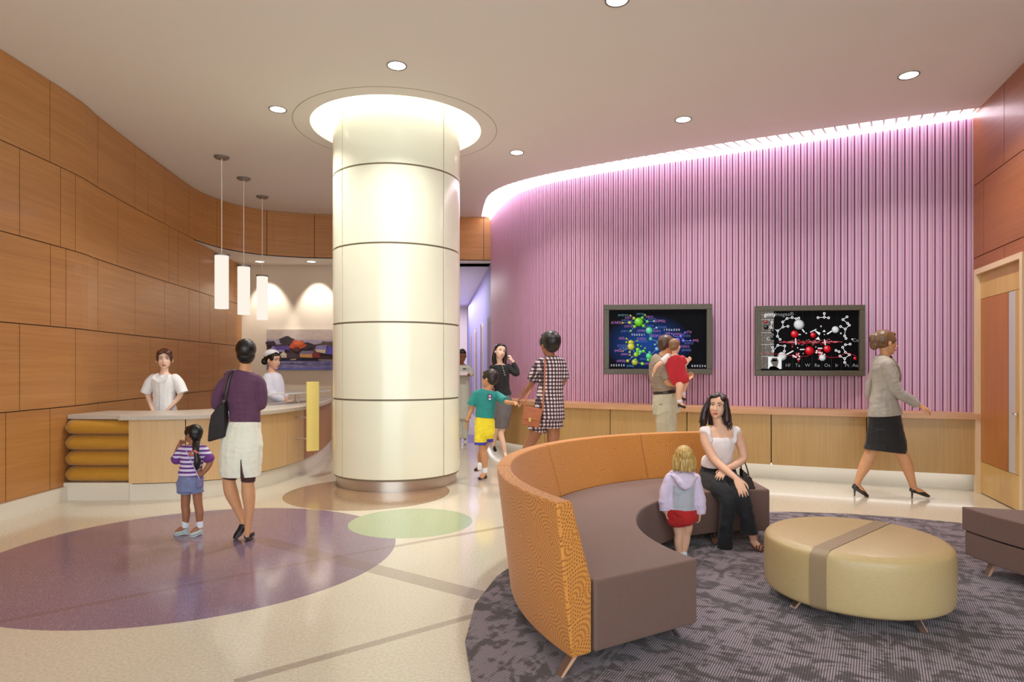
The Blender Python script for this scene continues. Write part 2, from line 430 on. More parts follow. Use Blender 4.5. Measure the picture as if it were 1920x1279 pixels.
# ------------------------------------------------------------------ walls
ROWS = [.15, 1.01, 1.87, 2.73, 3.59, 4.45]
def panels(M, path, pxs, z0, z1, m, smin, smax, g=.010, th=.02, step=.15):
    ss = [smin]+sorted(s for s in (path.s_px(p) if isinstance(p, (int, float)) else p[0] for p in pxs) if s and smin < s < smax)+[smax]
    for a, b in zip(ss, ss[1:]):
        if b-a > g*1.5: strip(M, path, a+g/2, b-g/2, z0+g/2, z1-g/2, 0, th, m, step)
M = MB()
strip(M, LOW, 0, LOW.L, .0, 3.6, -.08, .006, M_gap)
behind = [(1.0,), (2.2,), (3.6,), (4.9,), (6.0,), (7.1,), (8.0,)]
panels(M, LOW, behind+[7, 90, 180, 249, 279, 306, 350, 393], ROWS[0], ROWS[1], M_wall, 0, LOW.L)
panels(M, LOW, behind+[33, 138, 217, 279, 331, 372, 397, 407, 447], ROWS[1], ROWS[2], M_wall, 0, LOW.L)
panels(M, LOW, behind+[91, 120, 180, 250, 306, 352, 372, 391, 423], ROWS[2], ROWS[3], M_wall, 0, LOW.L)
panels(M, LOW, behind+[33, 110, 138, 217, 314, 331, 372, 408, 438], ROWS[3], ROWS[4], M_wall, 0, LOW.L)
M.build('wall_left', kind='structure')
M = MB()
strip(M, UPP, 0, UPP.L+.25, ZS+.01, ZC+.3, -.14, .006, M_gap)
sB = [(UPP.s_px(405),), (UPP.s_px(500),), (UPP.s_px(590),), (UPP.s_px(590)+1.15,), (UPP.L-1.35,), (UPP.L-.16,)]
panels(M, UPP, behind+[90, 180, 250, 275, 306, 352]+sB, ROWS[4]+0, ROWS[5], M_wall, 0, UPP.L+.02)
M.build('wall_upper_left', kind='structure')
M = MB(); sc = LOW.s_px(140)
strip(M, LOW, 0, LOW.L, 0, .15, -.05, .06, M_white); M.build('baseboard_left', kind='structure')

# recess beyond the bulkhead: soffit, beige wall and the corridor
M = MB(); pl = [(p.x, p.y) for p in UPP.p if p.y > 10.4]
pl = [(-5.32, 10.3)]+pl+[(-.35, 13.0), (-.35, 13.6), (-7, 13.6), (-7, 10.3)]
M.prism(pl, ZS, ZS+.05, M_ceil); M.build('ceiling_soffit', kind='structure')
M = MB(); M.box((-4.35, 13.5, 1.85), (4.5, .16, 3.7), M_beige); M.build('wall_back', kind='structure')
M = MB(); M.prism([(-.41, 12.92), (-1.62, 23.0), (-1.35, 23.0), (-.2, 13.0)], 0, 3.8, M_blue); M.build('wall_corridor_right', kind='structure')
M = MB(); M.prism([(-2.1, 13.42), (-2.9, 23.0), (-3.1, 23.0), (-2.3, 13.42)], 0, 3.8, M_beige); M.build('wall_corridor_left', kind='structure')
M = MB(); M.box((-2.2, 22.9, 1.9), (2.2, .12, 3.8), mat('corridor_end_paint', (222, 208, 210), rough=.7)); M.build('wall_corridor_end', kind='structure')
M = MB(); M.prism([(-.2, 13.2), (-1.3, 23.1), (-3.2, 23.1), (-2.3, 13.2)], ZS, ZS+.05, mat('corridor_ceiling_paint', (205, 200, 210), rough=.8)); M.build('ceiling_corridor', kind='structure')
area_light('corridor_light', (-1.75, 18.0, 3.5), .5, 150, (.95, .95, 1), size_y=8)
# corridor doors
CB = Path([(-.41, 12.92), (-1.62, 23.0)], 1, smooth=False)
for i, (p0, p1) in enumerate(((921.5, 913), (906, 899.5), (895, 889.5), (884.5, 881.8))):
    r = None
    a, b = CB.s_px(p0), CB.s_px(p1)
    if a is None: a = .05
    M = MB(); t = .12
    for s0, s1, z0, z1 in ((a, a+t, 0, 2.5), (b-t, b, 0, 2.5), (a+t, b-t, 2.4, 2.5)): strip(M, CB, s0, s1, z0, z1, 0, .07, mat('door_casing', (226, 204, 172), rough=.5))
    d = M.build('door_%d' % (i+2), kind='structure')
    M = MB(); strip(M, CB, a+t, b-t, .01, 2.4, 0, .02, wood('corridor_door_wood', (206, 168, 130), (190, 150, 112), horizontal=False)); M.build('door_leaf', d)

# pink ribbed wall under the glowing slot
M = MB(); strip(M, SLT, 0, SLT.L+.02, .86, ZC+.5, -.1, .0, M_pinkG, step=.1)
U = .0785; n = int(SLT.L/U)
for k in range(n):
    s = k*U
    strip(M, SLT, s+.013, s+.040, .90, ZC-.02, 0, .030, M_pinkA, step=1)
    strip(M, SLT, s+.043, s+.055, .90, ZC-.02, 0, .018, M_pinkB, step=1)
    strip(M, SLT, s+.058, s+U-.004, .90, ZC-.02, 0, .030, M_pinkA, step=1)
M.build('wall_back_ribbed', kind='structure')
slot = empty('slot_light', (2.5, 9.0, ZC), 'long curved white slot light along the top of the pink ribbed wall', 'ceiling light')
M = MB(); vs = []; ns = 60
for i in range(ns+1):
    a = EDG.at(EDG.L*i/ns, -.0); b = SLT.at(SLT.L*i/ns, .0); vs += [(a.x, a.y, ZC+.07), (b.x, b.y, ZC+.07), (b.x, b.y, ZC+.10), (a.x, a.y, ZC+.10)]
fs = []
for i in range(ns):
    for j in range(4): fs.append((4*i+j, 4*i+4+j, 4*i+4+(j+1) % 4, 4*i+(j+1) % 4))
M.add(vs, fs, E_pink); M.build('light_panel', slot)
M = MB(); strip(M, SLT, 0, SLT.L, ZC-.045, ZC+.07, .031, .05, E_pink, step=.1); M.build('added_bloom_strip', slot)  # glowing strip added to give the bloom over the rib tops
M = MB(); strip(M, EDG, 0, EDG.L, ZC+.06, ZC+.11, -.0, .03, mat('cove_white', None)); M.build('slot_side', slot)
nb = 66
for i in range(nb):
    f = (i+.5)/nb; a = EDG.at(EDG.L*f); b = SLT.at(SLT.L*f, .03); d = (b-a); L = d.length; d.normalize(); q = Vector((-d.y, d.x))*.012
    M = MB(); M.hexa([(a.x-q.x, a.y-q.y, ZC-.0), (a.x+q.x, a.y+q.y, ZC), (b.x+q.x, b.y+q.y, ZC), (b.x-q.x, b.y-q.y, ZC)],
                     [(a.x-q.x, a.y-q.y, ZC+.022), (a.x+q.x, a.y+q.y, ZC+.022), (b.x+q.x, b.y+q.y, ZC+.022), (b.x-q.x, b.y-q.y, ZC+.022)], M_ceil)
    M.build('batten', slot)
M = MB(); M.box((-.5, 12.99, 4.65), (.6, .1, .9), M_white); M.build('trim_2', kind='structure')

# low cabinet run below it
cab = empty('wall_cabinet', (2.5, 8.5, 0), 'long curved pale maple low cabinet under the pink ribbed wall', 'cabinet')
seams = [CAB.s_px(p) for p in (948, 1021, 1144, 1288, 1446, 1625)]
M = MB(); strip(M, CAB, .0, CAB.L, .22, .84, -.30, -.02, mat('cabinet_dark_core', (60, 42, 30), rough=.8)); M.build('carcass', cab)
ss = [seams[0]-.75, *seams, CAB.L]; ss = [.0, ss[0]]+ss[1:]
for a, b in zip(ss, ss[1:]):
    M = MB(); strip(M, CAB, a+.006, b-.006, .20, .84, -.02, .0, M_cab, step=.12); M.build('front_panel', cab, auto=30)
M = MB(); vs = []; ns = 70
for i in range(ns+1):
    a = CAB.at(CAB.L*i/ns, .035); b = SLT.at(SLT.L*i/ns, .0); vs += [(a.x, a.y, .84), (b.x, b.y, .84), (b.x, b.y, .905), (a.x, a.y, .905)]
fs = []
for i in range(ns):
    for j in range(4): fs.append((4*i+j, 4*i+4+j, 4*i+4+(j+1) % 4, 4*i+(j+1) % 4))
fs += [(3, 2, 1, 0), tuple(4*ns+j for j in range(4))]
M.add(vs, fs, M_ledge); M.build('ledge', cab)
M = MB(); strip(M, CAB, 0, CAB.L, 0, .20, -.34, -.2, M_white); M.build('plinth', cab)
M = MB(); strip(M, CAB, .1, CAB.L-.1, .185, .198, -.16, -.10, emis('plinth_led', (255, 248, 240), 1.8)); M.build('plinth_light', cab)

# right wall and its door
M = MB(); strip(M, RGT, 0, RGT.L, 0, ZC+.5, -.1, .006, M_gap, step=9)
def rp(*p): return [x for x in p]
bR = [(2.8,), (3.9,), (5.2,), (6.3,), (7.6,), (9.0,)]
panels(M, RGT, rp(1852)+[(2.2,)]+bR, ROWS[0], ROWS[1], M_wallr, 0, RGT.L, step=.25)
panels(M, RGT, rp(1835)+[(2.3,)]+bR, ROWS[1], ROWS[2], M_wallr, 0, RGT.L, step=.25)
panels(M, RGT, rp(1887)+[(2.2,)]+bR, ROWS[2], ROWS[3], M_wallr, 0, RGT.L, step=.25)
panels(M, RGT, rp(1848)+[(2.4,)]+bR, ROWS[3], ROWS[4], M_wallr, 0, RGT.L, step=.25)
panels(M, RGT, rp(1887)+[(2.1,)]+bR, ROWS[4], ROWS[5]+.3, M_wallr, 0, RGT.L, step=.25)
M.build('wall_right', kind='structure')
a = RGT.s_px(1845); b = RGT.s_px(1846)+1.25; t = .06
M = MB(); strip(M, RGT, .0, a, 0, .15, 0, .035, M_white, step=9); M.build('baseboard_right', kind='structure')
M = MB(); mf = mat('cream_door_casing', (222, 196, 160), rough=.45)
for s0, s1, z0, z1 in ((a, a+t, 0, 2.56), (b-t, b, 0, 2.56), (a+t, b-t, 2.5, 2.56)): strip(M, RGT, s0, s1, z0, z1, 0.02, .10, mf, step=9)
door = M.build('door_1', kind='structure')
mo = wood('orange_door_wood', (186, 120, 62), (164, 100, 48), horizontal=False); ml = wood('light_door_wood', (214, 178, 112), (192, 152, 84), horizontal=False)
g0 = RGT.s_px(1901); g1 = RGT.s_px(1915)
M = MB()
strip(M, RGT, a+t, b-t, 2.22, 2.5, .02, .05, ml, step=9); strip(M, RGT, a+t, b-t, .01, .36, .02, .05, ml, step=9)
strip(M, RGT, a+t, g0, .365, 2.215, .02, .05, mo, step=9); strip(M, RGT, g1, b-t, .365, 2.215, .02, .05, ml, step=9); M.build('door_leaf', door)
M = MB(); strip(M, RGT, g0+.003, g1-.003, .365, 2.215, .02, .045, mat('frosted_glass', (190, 188, 190), rough=.35), step=9); M.build('glass_strip', door)
M = MB(); p = RGT.at(g1+.05, .09); M.cyl((p.x, p.y, .98), (p.x-.05, p.y-.1, .98), .01, M_steel); q = RGT.at(g1+.05, .05); M.cyl((q.x, q.y, .98), (p.x, p.y, .98), .012, M_steel); M.build('door_handle', door)

# ------------------------------------------------------------------ column
column = empty('column', (COLC[0], COLC[1], 0), 'large round cream panelled column on a steel plinth in the middle of the lobby', 'column')
M = MB(); M.lathe([(.70, 0), (.745, 0), (.745, .145), (.70, .145)], (*COLC, 0), M_steel, n=96, closed=True); M.build('plinth', column, auto=40)
M = MB(); M.cyl((*COLC, .12), (*COLC, ZC+.45), .775, M_seam, n=96); M.build('core', column, auto=40)
zr = [.135, 1.06, 1.96, 2.87, 3.78, ZC+.44]
# angle of the two visible upright joints, measured from the direction that faces the lobby
base = math.atan2(-COLC[1], -COLC[0]); joints = [base+R_(-54), base+R_(44), base+R_(134), base+R_(222)]
M = MB()
for z0, z1 in zip(zr, zr[1:]):
    for k in range(4):
        a0 = joints[k]; a1 = joints[(k+1) % 4] + (2*math.pi if k == 3 else 0); g = .0105
        M.lathe([(.77, z0+g), (.79, z0+g), (.79, z1-g), (.77, z1-g)], (*COLC, 0), M_cream, n=28, a0=a0+g/.79, a1=a1-g/.79, closed=True)
M.build('cladding', column, auto=40)

# ------------------------------------------------------------------ lamps
def downlight(name, label, x, y, z, d, power, grp):
    e = empty('downlight', (x, y, z), label, 'ceiling light', grp)
    M = MB(); M.lathe([(d/2, z+.02), (d/2, z-.004), (d/2+.014, z-.008), (d/2+.016, z+.0), (d/2+.016, z+.02)], (x, y, 0), mat('downlight_trim', (128, 122, 116), rough=.4, metal=.4), n=36, closed=True); M.build('trim_ring', e, auto=40)
    M = MB(); M.lathe([(.0001, z-.003), (d/2, z-.003), (d/2, z+.01), (.0001, z+.01)], (x, y, 0), E_lamp, n=36); M.build('lens', e)
    if power:
        l = area_light('lamp', (0, 0, -.02), d, power, (1, .95, .88), spread=120, parent=e)
    return e
DL = [(744, 123, 'round recessed downlight nearest the front of the column ring'), (521, 205, 'round recessed downlight to the left of the column ring'),
      (1281, 224, 'round recessed downlight above the pink wall, between the two screens'), (969, 286, 'small round recessed downlight right of the column, furthest back in the main ceiling'),
      (1704, 141, 'round recessed downlight nearest the wood wall on the right'), (1157, 0, 'round recessed downlight cut by the top edge of the view')]
for px, py, lb in DL:
    Y = (ZC-EYE)*FPX/(CY-py); downlight('downlight', lb, (px-CX)/FPX*Y, Y, ZC, .172, 27, 'recessed downlights in the main ceiling')
for px, py, lb in ((487, 490, 'small downlight in the low soffit, left of the two over the painting'), (584, 491, 'small downlight in the low soffit, right of the two over the painting')):
    Y = 12.95; downlight('downlight', lb, (px-CX)/FPX*Y, Y, ZS, .17, 0, 'downlights in the low soffit')
    d = bpy.data.lights.new('wall_washer', 'SPOT'); d.energy = 95; d.color = (1, .94, .86); d.spot_size = R_(62); d.spot_blend = .6; d.shadow_soft_size = .03
    o = bpy.data.objects.new('wall_washer', d); COL.objects.link(o); o.location = ((px-CX)/FPX*Y, Y, ZS-.03); o.rotation_euler = (R_(24), 0, 0)
def pendant(x, y, label):
    z1 = 3.04; z0 = 2.275; r = .093
    e = empty('pendant_lamp', (x, y, ZC), label, 'pendant lamp', 'pendant lamps over the reception desk')
    M = MB(); M.lathe([(.0001, ZC-.03), (.085, ZC-.03), (.105, ZC-.012), (.105, ZC), (.0001, ZC)], (x, y, 0), mat('canopy_grey', (140, 134, 128), rough=.4, metal=.5), n=32); M.build('canopy', e, auto=40)
    M = MB(); M.cyl((x, y, ZC-.02), (x, y, z1), .006, mat('pale_cord', (232, 226, 214), rough=.5)); M.build('cord', e)
    M = MB(); M.cyl((x, y, z1-.01), (x, y, z1+.018), r+.012, mat('canopy_grey', None), n=32); M.build('shade_cap', e, auto=40)
    M = MB(); M.cyl((x, y, z0), (x, y, z1-.01), r, E_pend, n=32); M.build('lamp_shade', e, auto=40)
    return e
p1 = pendant(-4.155, 9.16, 'white cylinder pendant lamp over the desk, nearest and largest of three')
dup(p1, (-4.275, 10.2, ZC), 'white cylinder pendant lamp over the desk, middle of three')
dup(p1, (-4.41, 11.3, ZC), 'white cylinder pendant lamp over the desk, furthest and smallest of three')

# ------------------------------------------------------------------ reception desk
desk = empty('reception_desk', (-3.8, 7.6, 0), 'curved maple reception desk with a pale stone top and mustard bolsters', 'desk')
D = Path([(-4.12, 6.87), (-3.6, 6.97), (-3.24, 7.18), (-3.0, 7.62), (-2.87, 8.12), (-2.82, 8.75), (-2.87, 9.6), (-3.1, 11.0)], 8)
ds = [D.s_px(p) for p in (348, 539, 570, 585.5, 599, 612)]
ss = [0]+ds+[D.L]
M = MB(); strip(M, D, 0.03, D.L, .18, .87, -.08, -.02, M_gap); M.build('carcass', desk)
md2 = wood('russet_veneer', (180, 128, 84), (160, 108, 66), horizontal=False, k=1.3)
for i, (a, b) in enumerate(zip(ss, ss[1:])):
    M = MB(); strip(M, D, a+.005, b-.005, .19, .87, -.02, 0, M_desk if i < 3 else md2, step=.1); M.build('front_panel', desk, auto=30)
M = MB(); M.box((-4.12+.012, 7.25, .53), (.024, .74, .68), M_desk); M.build('end_panel', desk)
M = MB(); strip(M, D, 0.0, D.L, 0, .19, -.12, -.03, M_white, step=.1); M.hexa([(-4.85, 6.92, 0), (-4.14, 6.92, 0), (-4.14, 7.3, 0), (-4.85, 7.3, 0)], [(-4.85, 6.92, .19), (-4.14, 6.92, .19), (-4.14, 7.3, .19), (-4.85, 7.3, .19)], M_white); M.build('plinth', desk)
outer_e = [tuple(D.at(D.L*i/40, .075)) for i in range(41)]
inner = crom([(-4.78, 7.6), (-4.15, 7.6), (-3.86, 7.76), (-3.62, 8.15), (-3.46, 8.8), (-3.42, 9.6), (-3.62, 11.0)], 6)
poly = [(-4.85, 6.98), (-4.19, 6.92), (-4.19, 6.8)]+[(-4.15, 6.79)]+[(x, y) for x, y in outer_e[1:]]+list(reversed(inner))
M = MB(); M.prism(poly, .875, .925, M_stone); M.build('worktop', desk, bevel=.006)
mm = ring_fabric('mustard_ring_fabric', (196, 144, 42), (168, 116, 26), polar=False, cell=.22)
for k in range(4):
    z = .19+.0855+k*.171; M = MB(); prof = []
    x0, x1 = -4.83, -4.13
    pts = [(x0, .0), (x0+.03, .9), (x0+.08, 1.0), (x1-.02, 1.0), (x1, .97)]
    M.tube([(x0-.01, 7.03, z), (x0+.02, 7.03, z), (x0+.08, 7.03, z), (x1-.02, 7.03, z), (x1, 7.03, z)], [(.1, .05), (.12, .076), (.13, .086), (.13, .086), (.13, .085)], mm, n=28, side=(0, 1, 0), sub=3)
    M.build('bolster', desk, smooth=True)
M = MB(); M.box((-4.48, 7.2, .53), (.7, .1, .68), mat('recess_dark', (60, 40, 20), rough=.9)); M.build('back_panel', desk)
# glass transaction shelf standing on the worktop
sh = empty('counter_shelf', (-3.1, 9.2, .925), 'pale frosted glass shelf on thin posts standing on the reception worktop', 'shelf')
M = MB(); M.prism([(-3.32, 8.35), (-2.98, 9.0), (-2.87, 9.7), (-2.86, 10.1), (-3.1, 9.9), (-3.3, 9.3)], 1.065, 1.082, mat('frosted_shelf_glass', (205, 208, 200), rough=.15, coat=.3)); M.build('shelf_board', sh)
for x, y in ((-3.06, 9.18), (-3.22, 9.5), (-2.98, 9.85)):
    M = MB(); M.cyl((x, y, .925), (x, y, 1.066), .011, M_steel); M.build('post', sh)
# amber blade panel fixed to the desk front
bl = empty('blade_sign', (-2.62, 8.28, 0), 'upright translucent yellow panel fixed to the front of the reception desk', 'panel')
M = MB(); c = Vector((-2.595, 8.33, .80)); Mr = Matrix.Rotation(R_(38), 3, 'Z'); M.box(c, (.16, .035, .9), mat('amber_acrylic', (232, 212, 128), rough=.15, coat=.5, alpha=.88, emit=(224, 204, 120), estr=.12), Mr); M.build('acrylic_blade', bl, bevel=.003)
for z in (.5, .78):
    M = MB(); M.cyl((-2.86, 8.4, z), (-2.6, 8.34, z), .012, M_steel); M.build('standoff', bl)

# painting on the beige wall
def flat(M, Y, pts, m, dz=0): M.add([(W(px, py, Y)+Vector((0, -dz, 0))) for px, py in pts], [tuple(range(len(pts)))], m)
pt = empty('painting', tuple(W(570, 656, 13.38)), 'wide unframed painting of harbour houses and an orange tree on the beige wall', 'painting')
M = MB(); YP = 13.38; a = W(500, 694, YP); b = W(650, 618, YP); M.box(((a.x+b.x)/2, YP+.005, (a.z+b.z)/2), (b.x-a.x, .04, b.z-a.z), mat('canvas_edge', (188, 180, 176), rough=.8)); M.build('canvas', pt)
def cm(n, c, v=.18): return mat('paint_'+n, c, rough=.7, var=v, nscale=(9, 9, 9))
M = MB(); Y0 = YP-.017; z = [0]
def pp(pts, n, c, v=.18): z[0] += .0007; flat(M, Y0, pts, cm(n, c, v), z[0])
def blob(cx, cy, rx, ry, n, c, k=18, j=.25):
    pp([(cx+rx*math.cos(t)*(1+random.uniform(-j, j)), cy+ry*math.sin(t)*(1+random.uniform(-j, j))) for t in [2*math.pi*i/k for i in range(k)]], n, c)
pp([(500.3, 618.3), (649.7, 618.3), (649.7, 650), (500.3, 650)], 'sky', (196, 180, 170), .12)
pp([(500.3, 636), (649.7, 638), (649.7, 648), (500.3, 648)], 'haze', (170, 158, 180), .12)
pp([(500.3, 646), (649.7, 646), (649.7, 676), (500.3, 676)], 'shore', (72, 52, 62))
pp([(500.3, 674), (649.7, 675), (649.7, 693.7), (500.3, 693.7)], 'water', (126, 122, 172), .35)
pp([(500.3, 690), (649.7, 690), (649.7, 693.7), (500.3, 693.7)], 'deepwater', (104, 106, 178), .2)
for i in range(9):
    x = random.uniform(520, 610); y = random.uniform(678, 689); pp([(x, y), (x+random.uniform(10, 26), y+.4), (x+8, y+1.2)], 'ripple', (188, 186, 214))
blob(508, 644, 9, 5, 'treedark', (58, 46, 54)); blob(537, 639, 14, 8, 'treedark', (58, 46, 54)); blob(576, 648, 14, 7, 'treedark', (58, 46, 54)); blob(615, 646, 18, 6, 'treeolive', (96, 78, 66))
blob(558, 647, 14, 8.5, 'orangetree', (190, 78, 42)); blob(560, 643, 9, 4, 'orangelight', (214, 104, 56)); blob(556, 655, 7, 4, 'treered', (96, 44, 34))
pp([(506, 656), (512, 649), (527, 648), (534, 657), (534, 660), (506, 660)], 'lavhouse', (150, 138, 190)); pp([(512, 648.5), (541, 648), (545, 656), (520, 656)], 'purpleroof', (92, 72, 140))
pp([(526, 664), (532, 659), (538, 664), (538, 671), (526, 671)], 'creamhouse', (206, 190, 168)); pp([(591, 655), (594, 648), (613, 647), (612, 657)], 'lavroof', (136, 128, 178)); pp([(591, 655), (611, 656), (611, 663), (592, 660)], 'creamhouse', (206, 190, 168))
pp([(612, 656), (618, 647), (626, 652), (640, 660), (640, 666), (612, 664)], 'violethouse', (96, 84, 182))
pp([(561, 664), (567, 658), (590, 658), (586, 664)], 'greyroof', (120, 112, 140)); pp([(563, 664), (587, 664), (587, 671), (563, 670)], 'ochrehouse', (206, 150, 92)); pp([(586, 664), (592, 658), (600, 664), (600, 671), (586, 671)], 'redhouse', (138, 56, 58))
pp([(500.3, 672), (649.7, 673), (649.7, 676), (500.3, 677)], 'jetty', (34, 24, 46)); pp([(545, 673.5), (556, 673), (556, 674.5), (545, 675)], 'boat', (206, 180, 150)); pp([(598, 674.2), (630, 674.6), (630, 675.6), (598, 675.4)], 'boat', (206, 180, 150))
M.build('painted_scene', pt)

# ------------------------------------------------------------------ screens
def text_mesh(body, size, align='CENTER'):
    c = bpy.data.curves.new('t', 'FONT'); c.body = body; c.size = size; c.align_x = align; c.align_y = 'CENTER'; c.resolution_u = 2
    o = bpy.data.objects.new('t', c); COL.objects.link(o); dg = bpy.context.evaluated_depsgraph_get(); dg.update()
    me = o.evaluated_get(dg).to_mesh(); vs = [v.co.copy() for v in me.vertices]; fs = [tuple(p.vertices) for p in me.polygons]
    o.evaluated_get(dg).to_mesh_clear(); bpy.data.objects.remove(o); bpy.data.curves.remove(c); return vs, fs
class Screen:
    def __init__(s, label, px0, px1, py0, py1, Y, yaw, bez, group):
        s.cx = (px0+px1)/2; s.cy = (py0+py1)/2; s.q = Y/FPX; s.c = W(s.cx, s.cy, Y); s.R = Matrix.Rotation(R_(yaw), 3, 'Z')
        s.k = 1/math.cos(R_(yaw))
        s.e = empty('wall_screen', tuple(s.c), label, 'television', group)
        w = (px1-px0)*s.q*s.k; h = (py1-py0)*s.q; b = bez*s.q; s.M = MB(); s.z = 0
        M = MB()
        for u0, u1, v0, v1 in ((-w/2, w/2, h/2-b, h/2), (-w/2, w/2, -h/2, -h/2+b), (-w/2, -w/2+b, -h/2+b, h/2-b), (w/2-b, w/2, -h/2+b, h/2-b)):
            M.box(s.c+s.R @ Vector(((u0+u1)/2, 0, (v0+v1)/2)), (u1-u0, .07, v1-v0), M_dkframe, s.R)
        M.build('bezel', s.e, bevel=.006)
        M = MB(); M.box(s.c+s.R @ Vector((0, .02, 0)), (w-2*b+.002, .02, h-2*b+.002), mat('screen_black', (3, 3, 6), rough=.6, spec=.1)); M.v = []; M.f = []; M.m = []
        M.box(s.c+s.R @ Vector((0, .02, 0)), (w-2*b+.002, .02, h-2*b+.002), mat('screen_black', (3, 3, 6), rough=.6, spec=.1), s.R); s.panel = M.build('display_panel', s.e)
        s.w = w; s.h = h; s.b = b
    def pt(s, px, py, z): return s.c+s.R @ Vector(((px-s.cx)*s.q*s.k, .009-z, (s.cy-py)*s.q))
    def poly(s, pts, m, z=None):
        if z is None: s.z += .00004; z = s.z
        s.M.add([s.pt(x, y, z) for x, y in pts], [tuple(range(len(pts)-1, -1, -1))], m)
    def disc(s, x, y, r, m, k=20): s.poly([(x+r*math.cos(t), y+r*math.sin(t)) for t in [2*math.pi*i/k for i in range(k)]], m)
    def line(s, x0, y0, x1, y1, w, m):
        d = math.hypot(x1-x0, y1-y0) or 1; nx, ny = -(y1-y0)/d*w/2, (x1-x0)/d*w/2
        s.poly([(x0+nx, y0+ny), (x1+nx, y1+ny), (x1-nx, y1-ny), (x0-nx, y0-ny)], m)
    def ball(s, x, y, r, rgb, hi=(255, 255, 255)):
        for i, (f, off, mixv) in enumerate(((1, 0, -.45), (.88, .06, -.2), (.72, .14, .0), (.45, .28, .25), (.2, .36, .6))):
            c = tuple((v*(1+mixv) if mixv < 0 else v+(h-v)*mixv) for v, h in zip(rgb, hi))
            s.disc(x-r*off*.8, y-r*off, r*f, emis('px_%d_%d_%d' % tuple(int(v/8)*8 for v in c), c, .8), 20)
    def text(s, t, x, y, size, m, align='CENTER'):
        vs, fs = text_mesh(t, size*s.q, align); s.z += .00004; z = s.z
        o = s.pt(x, y, z); s.M.add([o+s.R @ Vector((v.x, 0, v.y)) for v in vs], fs, m)
    def done(s, wallpts):
        s.M.build('screen_image', s.panel)
        M = MB(); back = s.c+s.R @ Vector((0, .04, 0)); q = wallpts
        M.box(s.c+s.R @ Vector((0, .055, 0)), (s.w*.7, .05, s.h*.7), M_black, s.R)
        M.hexa([Vector((back.x-.25, back.y+.02, s.c.z-.2)), Vector((back.x+.25, back.y+.02, s.c.z-.2)), Vector((q[1].x, q[1].y, s.c.z-.2)), Vector((q[0].x, q[0].y, s.c.z-.2))],
               [Vector((back.x-.25, back.y+.02, s.c.z+.2)), Vector((back.x+.25, back.y+.02, s.c.z+.2)), Vector((q[1].x, q[1].y, s.c.z+.2)), Vector((q[0].x, q[0].y, s.c.z+.2))], M_black)
        M.build('wall_mount', s.e)
def T1(x, y): return 1125+x/8.527, 560+y/8.527
def T2(x, y): return 1412+x/8.527, 560+y/8.527
s1 = Screen('wide wall screen showing a green and blue molecule model on black, behind the man', 1133, 1332, 571, 702, 8.95, -5, 10, 'wall screens on the ribbed wall')
gm = mat('screen_blue_gradient', (3, 3, 6), rough=.6, spec=.1); t = NT(gm); gx, gy_, gz = t.sep(t.obj())
ga = t.math('DIVIDE', t.math('ADD', gx, .13), .62); gb = t.math('DIVIDE', t.math('ADD', gz, .06), .42)
gd = t.math('SQRT', t.math('ADD', t.math('MULTIPLY', ga, ga), t.math('MULTIPLY', gb, gb)))
gc = t.mix(t.smooth(gd, 1.0, .1), lin((1, 2, 6)), lin((22, 62, 132))); t.l.new(gc, t.b.inputs['Emission Color']); t.b.inputs['Emission Strength'].default_value = .8
s1.panel.data.materials[0] = gm
ln = emis('bond_line', (120, 140, 210), .7)
bonds = [(625, 370, 480, 380), (480, 380, 372, 385), (550, 310, 495, 268), (480, 380, 550, 310), (480, 380, 560, 445), (560, 445, 500, 515), (625, 370, 700, 435), (700, 435, 790, 510), (680, 305, 725, 258), (680, 305, 760, 365),
         (760, 365, 700, 435), (760, 365, 865, 360), (790, 510, 905, 465), (785, 520, 810, 645), (825, 520, 820, 645), (810, 645, 960, 700), (1145, 565, 1190, 605), (1190, 605, 1285, 605), (1285, 605, 1350, 545), (1285, 605, 1325, 675), (1325, 675, 1435, 675),
         (500, 765, 580, 890), (580, 890, 700, 840), (700, 840, 790, 920), (580, 890, 450, 995), (560, 1010, 680, 1040), (430, 640, 500, 690), (600, 675, 500, 700), (370, 840, 500, 765), (790, 920, 910, 805), (910, 805, 960, 720), (480, 855, 520, 800), (610, 810, 600, 860)]
for a_ in bonds: s1.line(*T1(a_[0], a_[1]), *T1(a_[2], a_[3]), 1.0, ln)
G = (110, 200, 40); YL = (196, 190, 40); CY_ = (90, 200, 150); BL = (110, 160, 220); VI = (110, 90, 220)
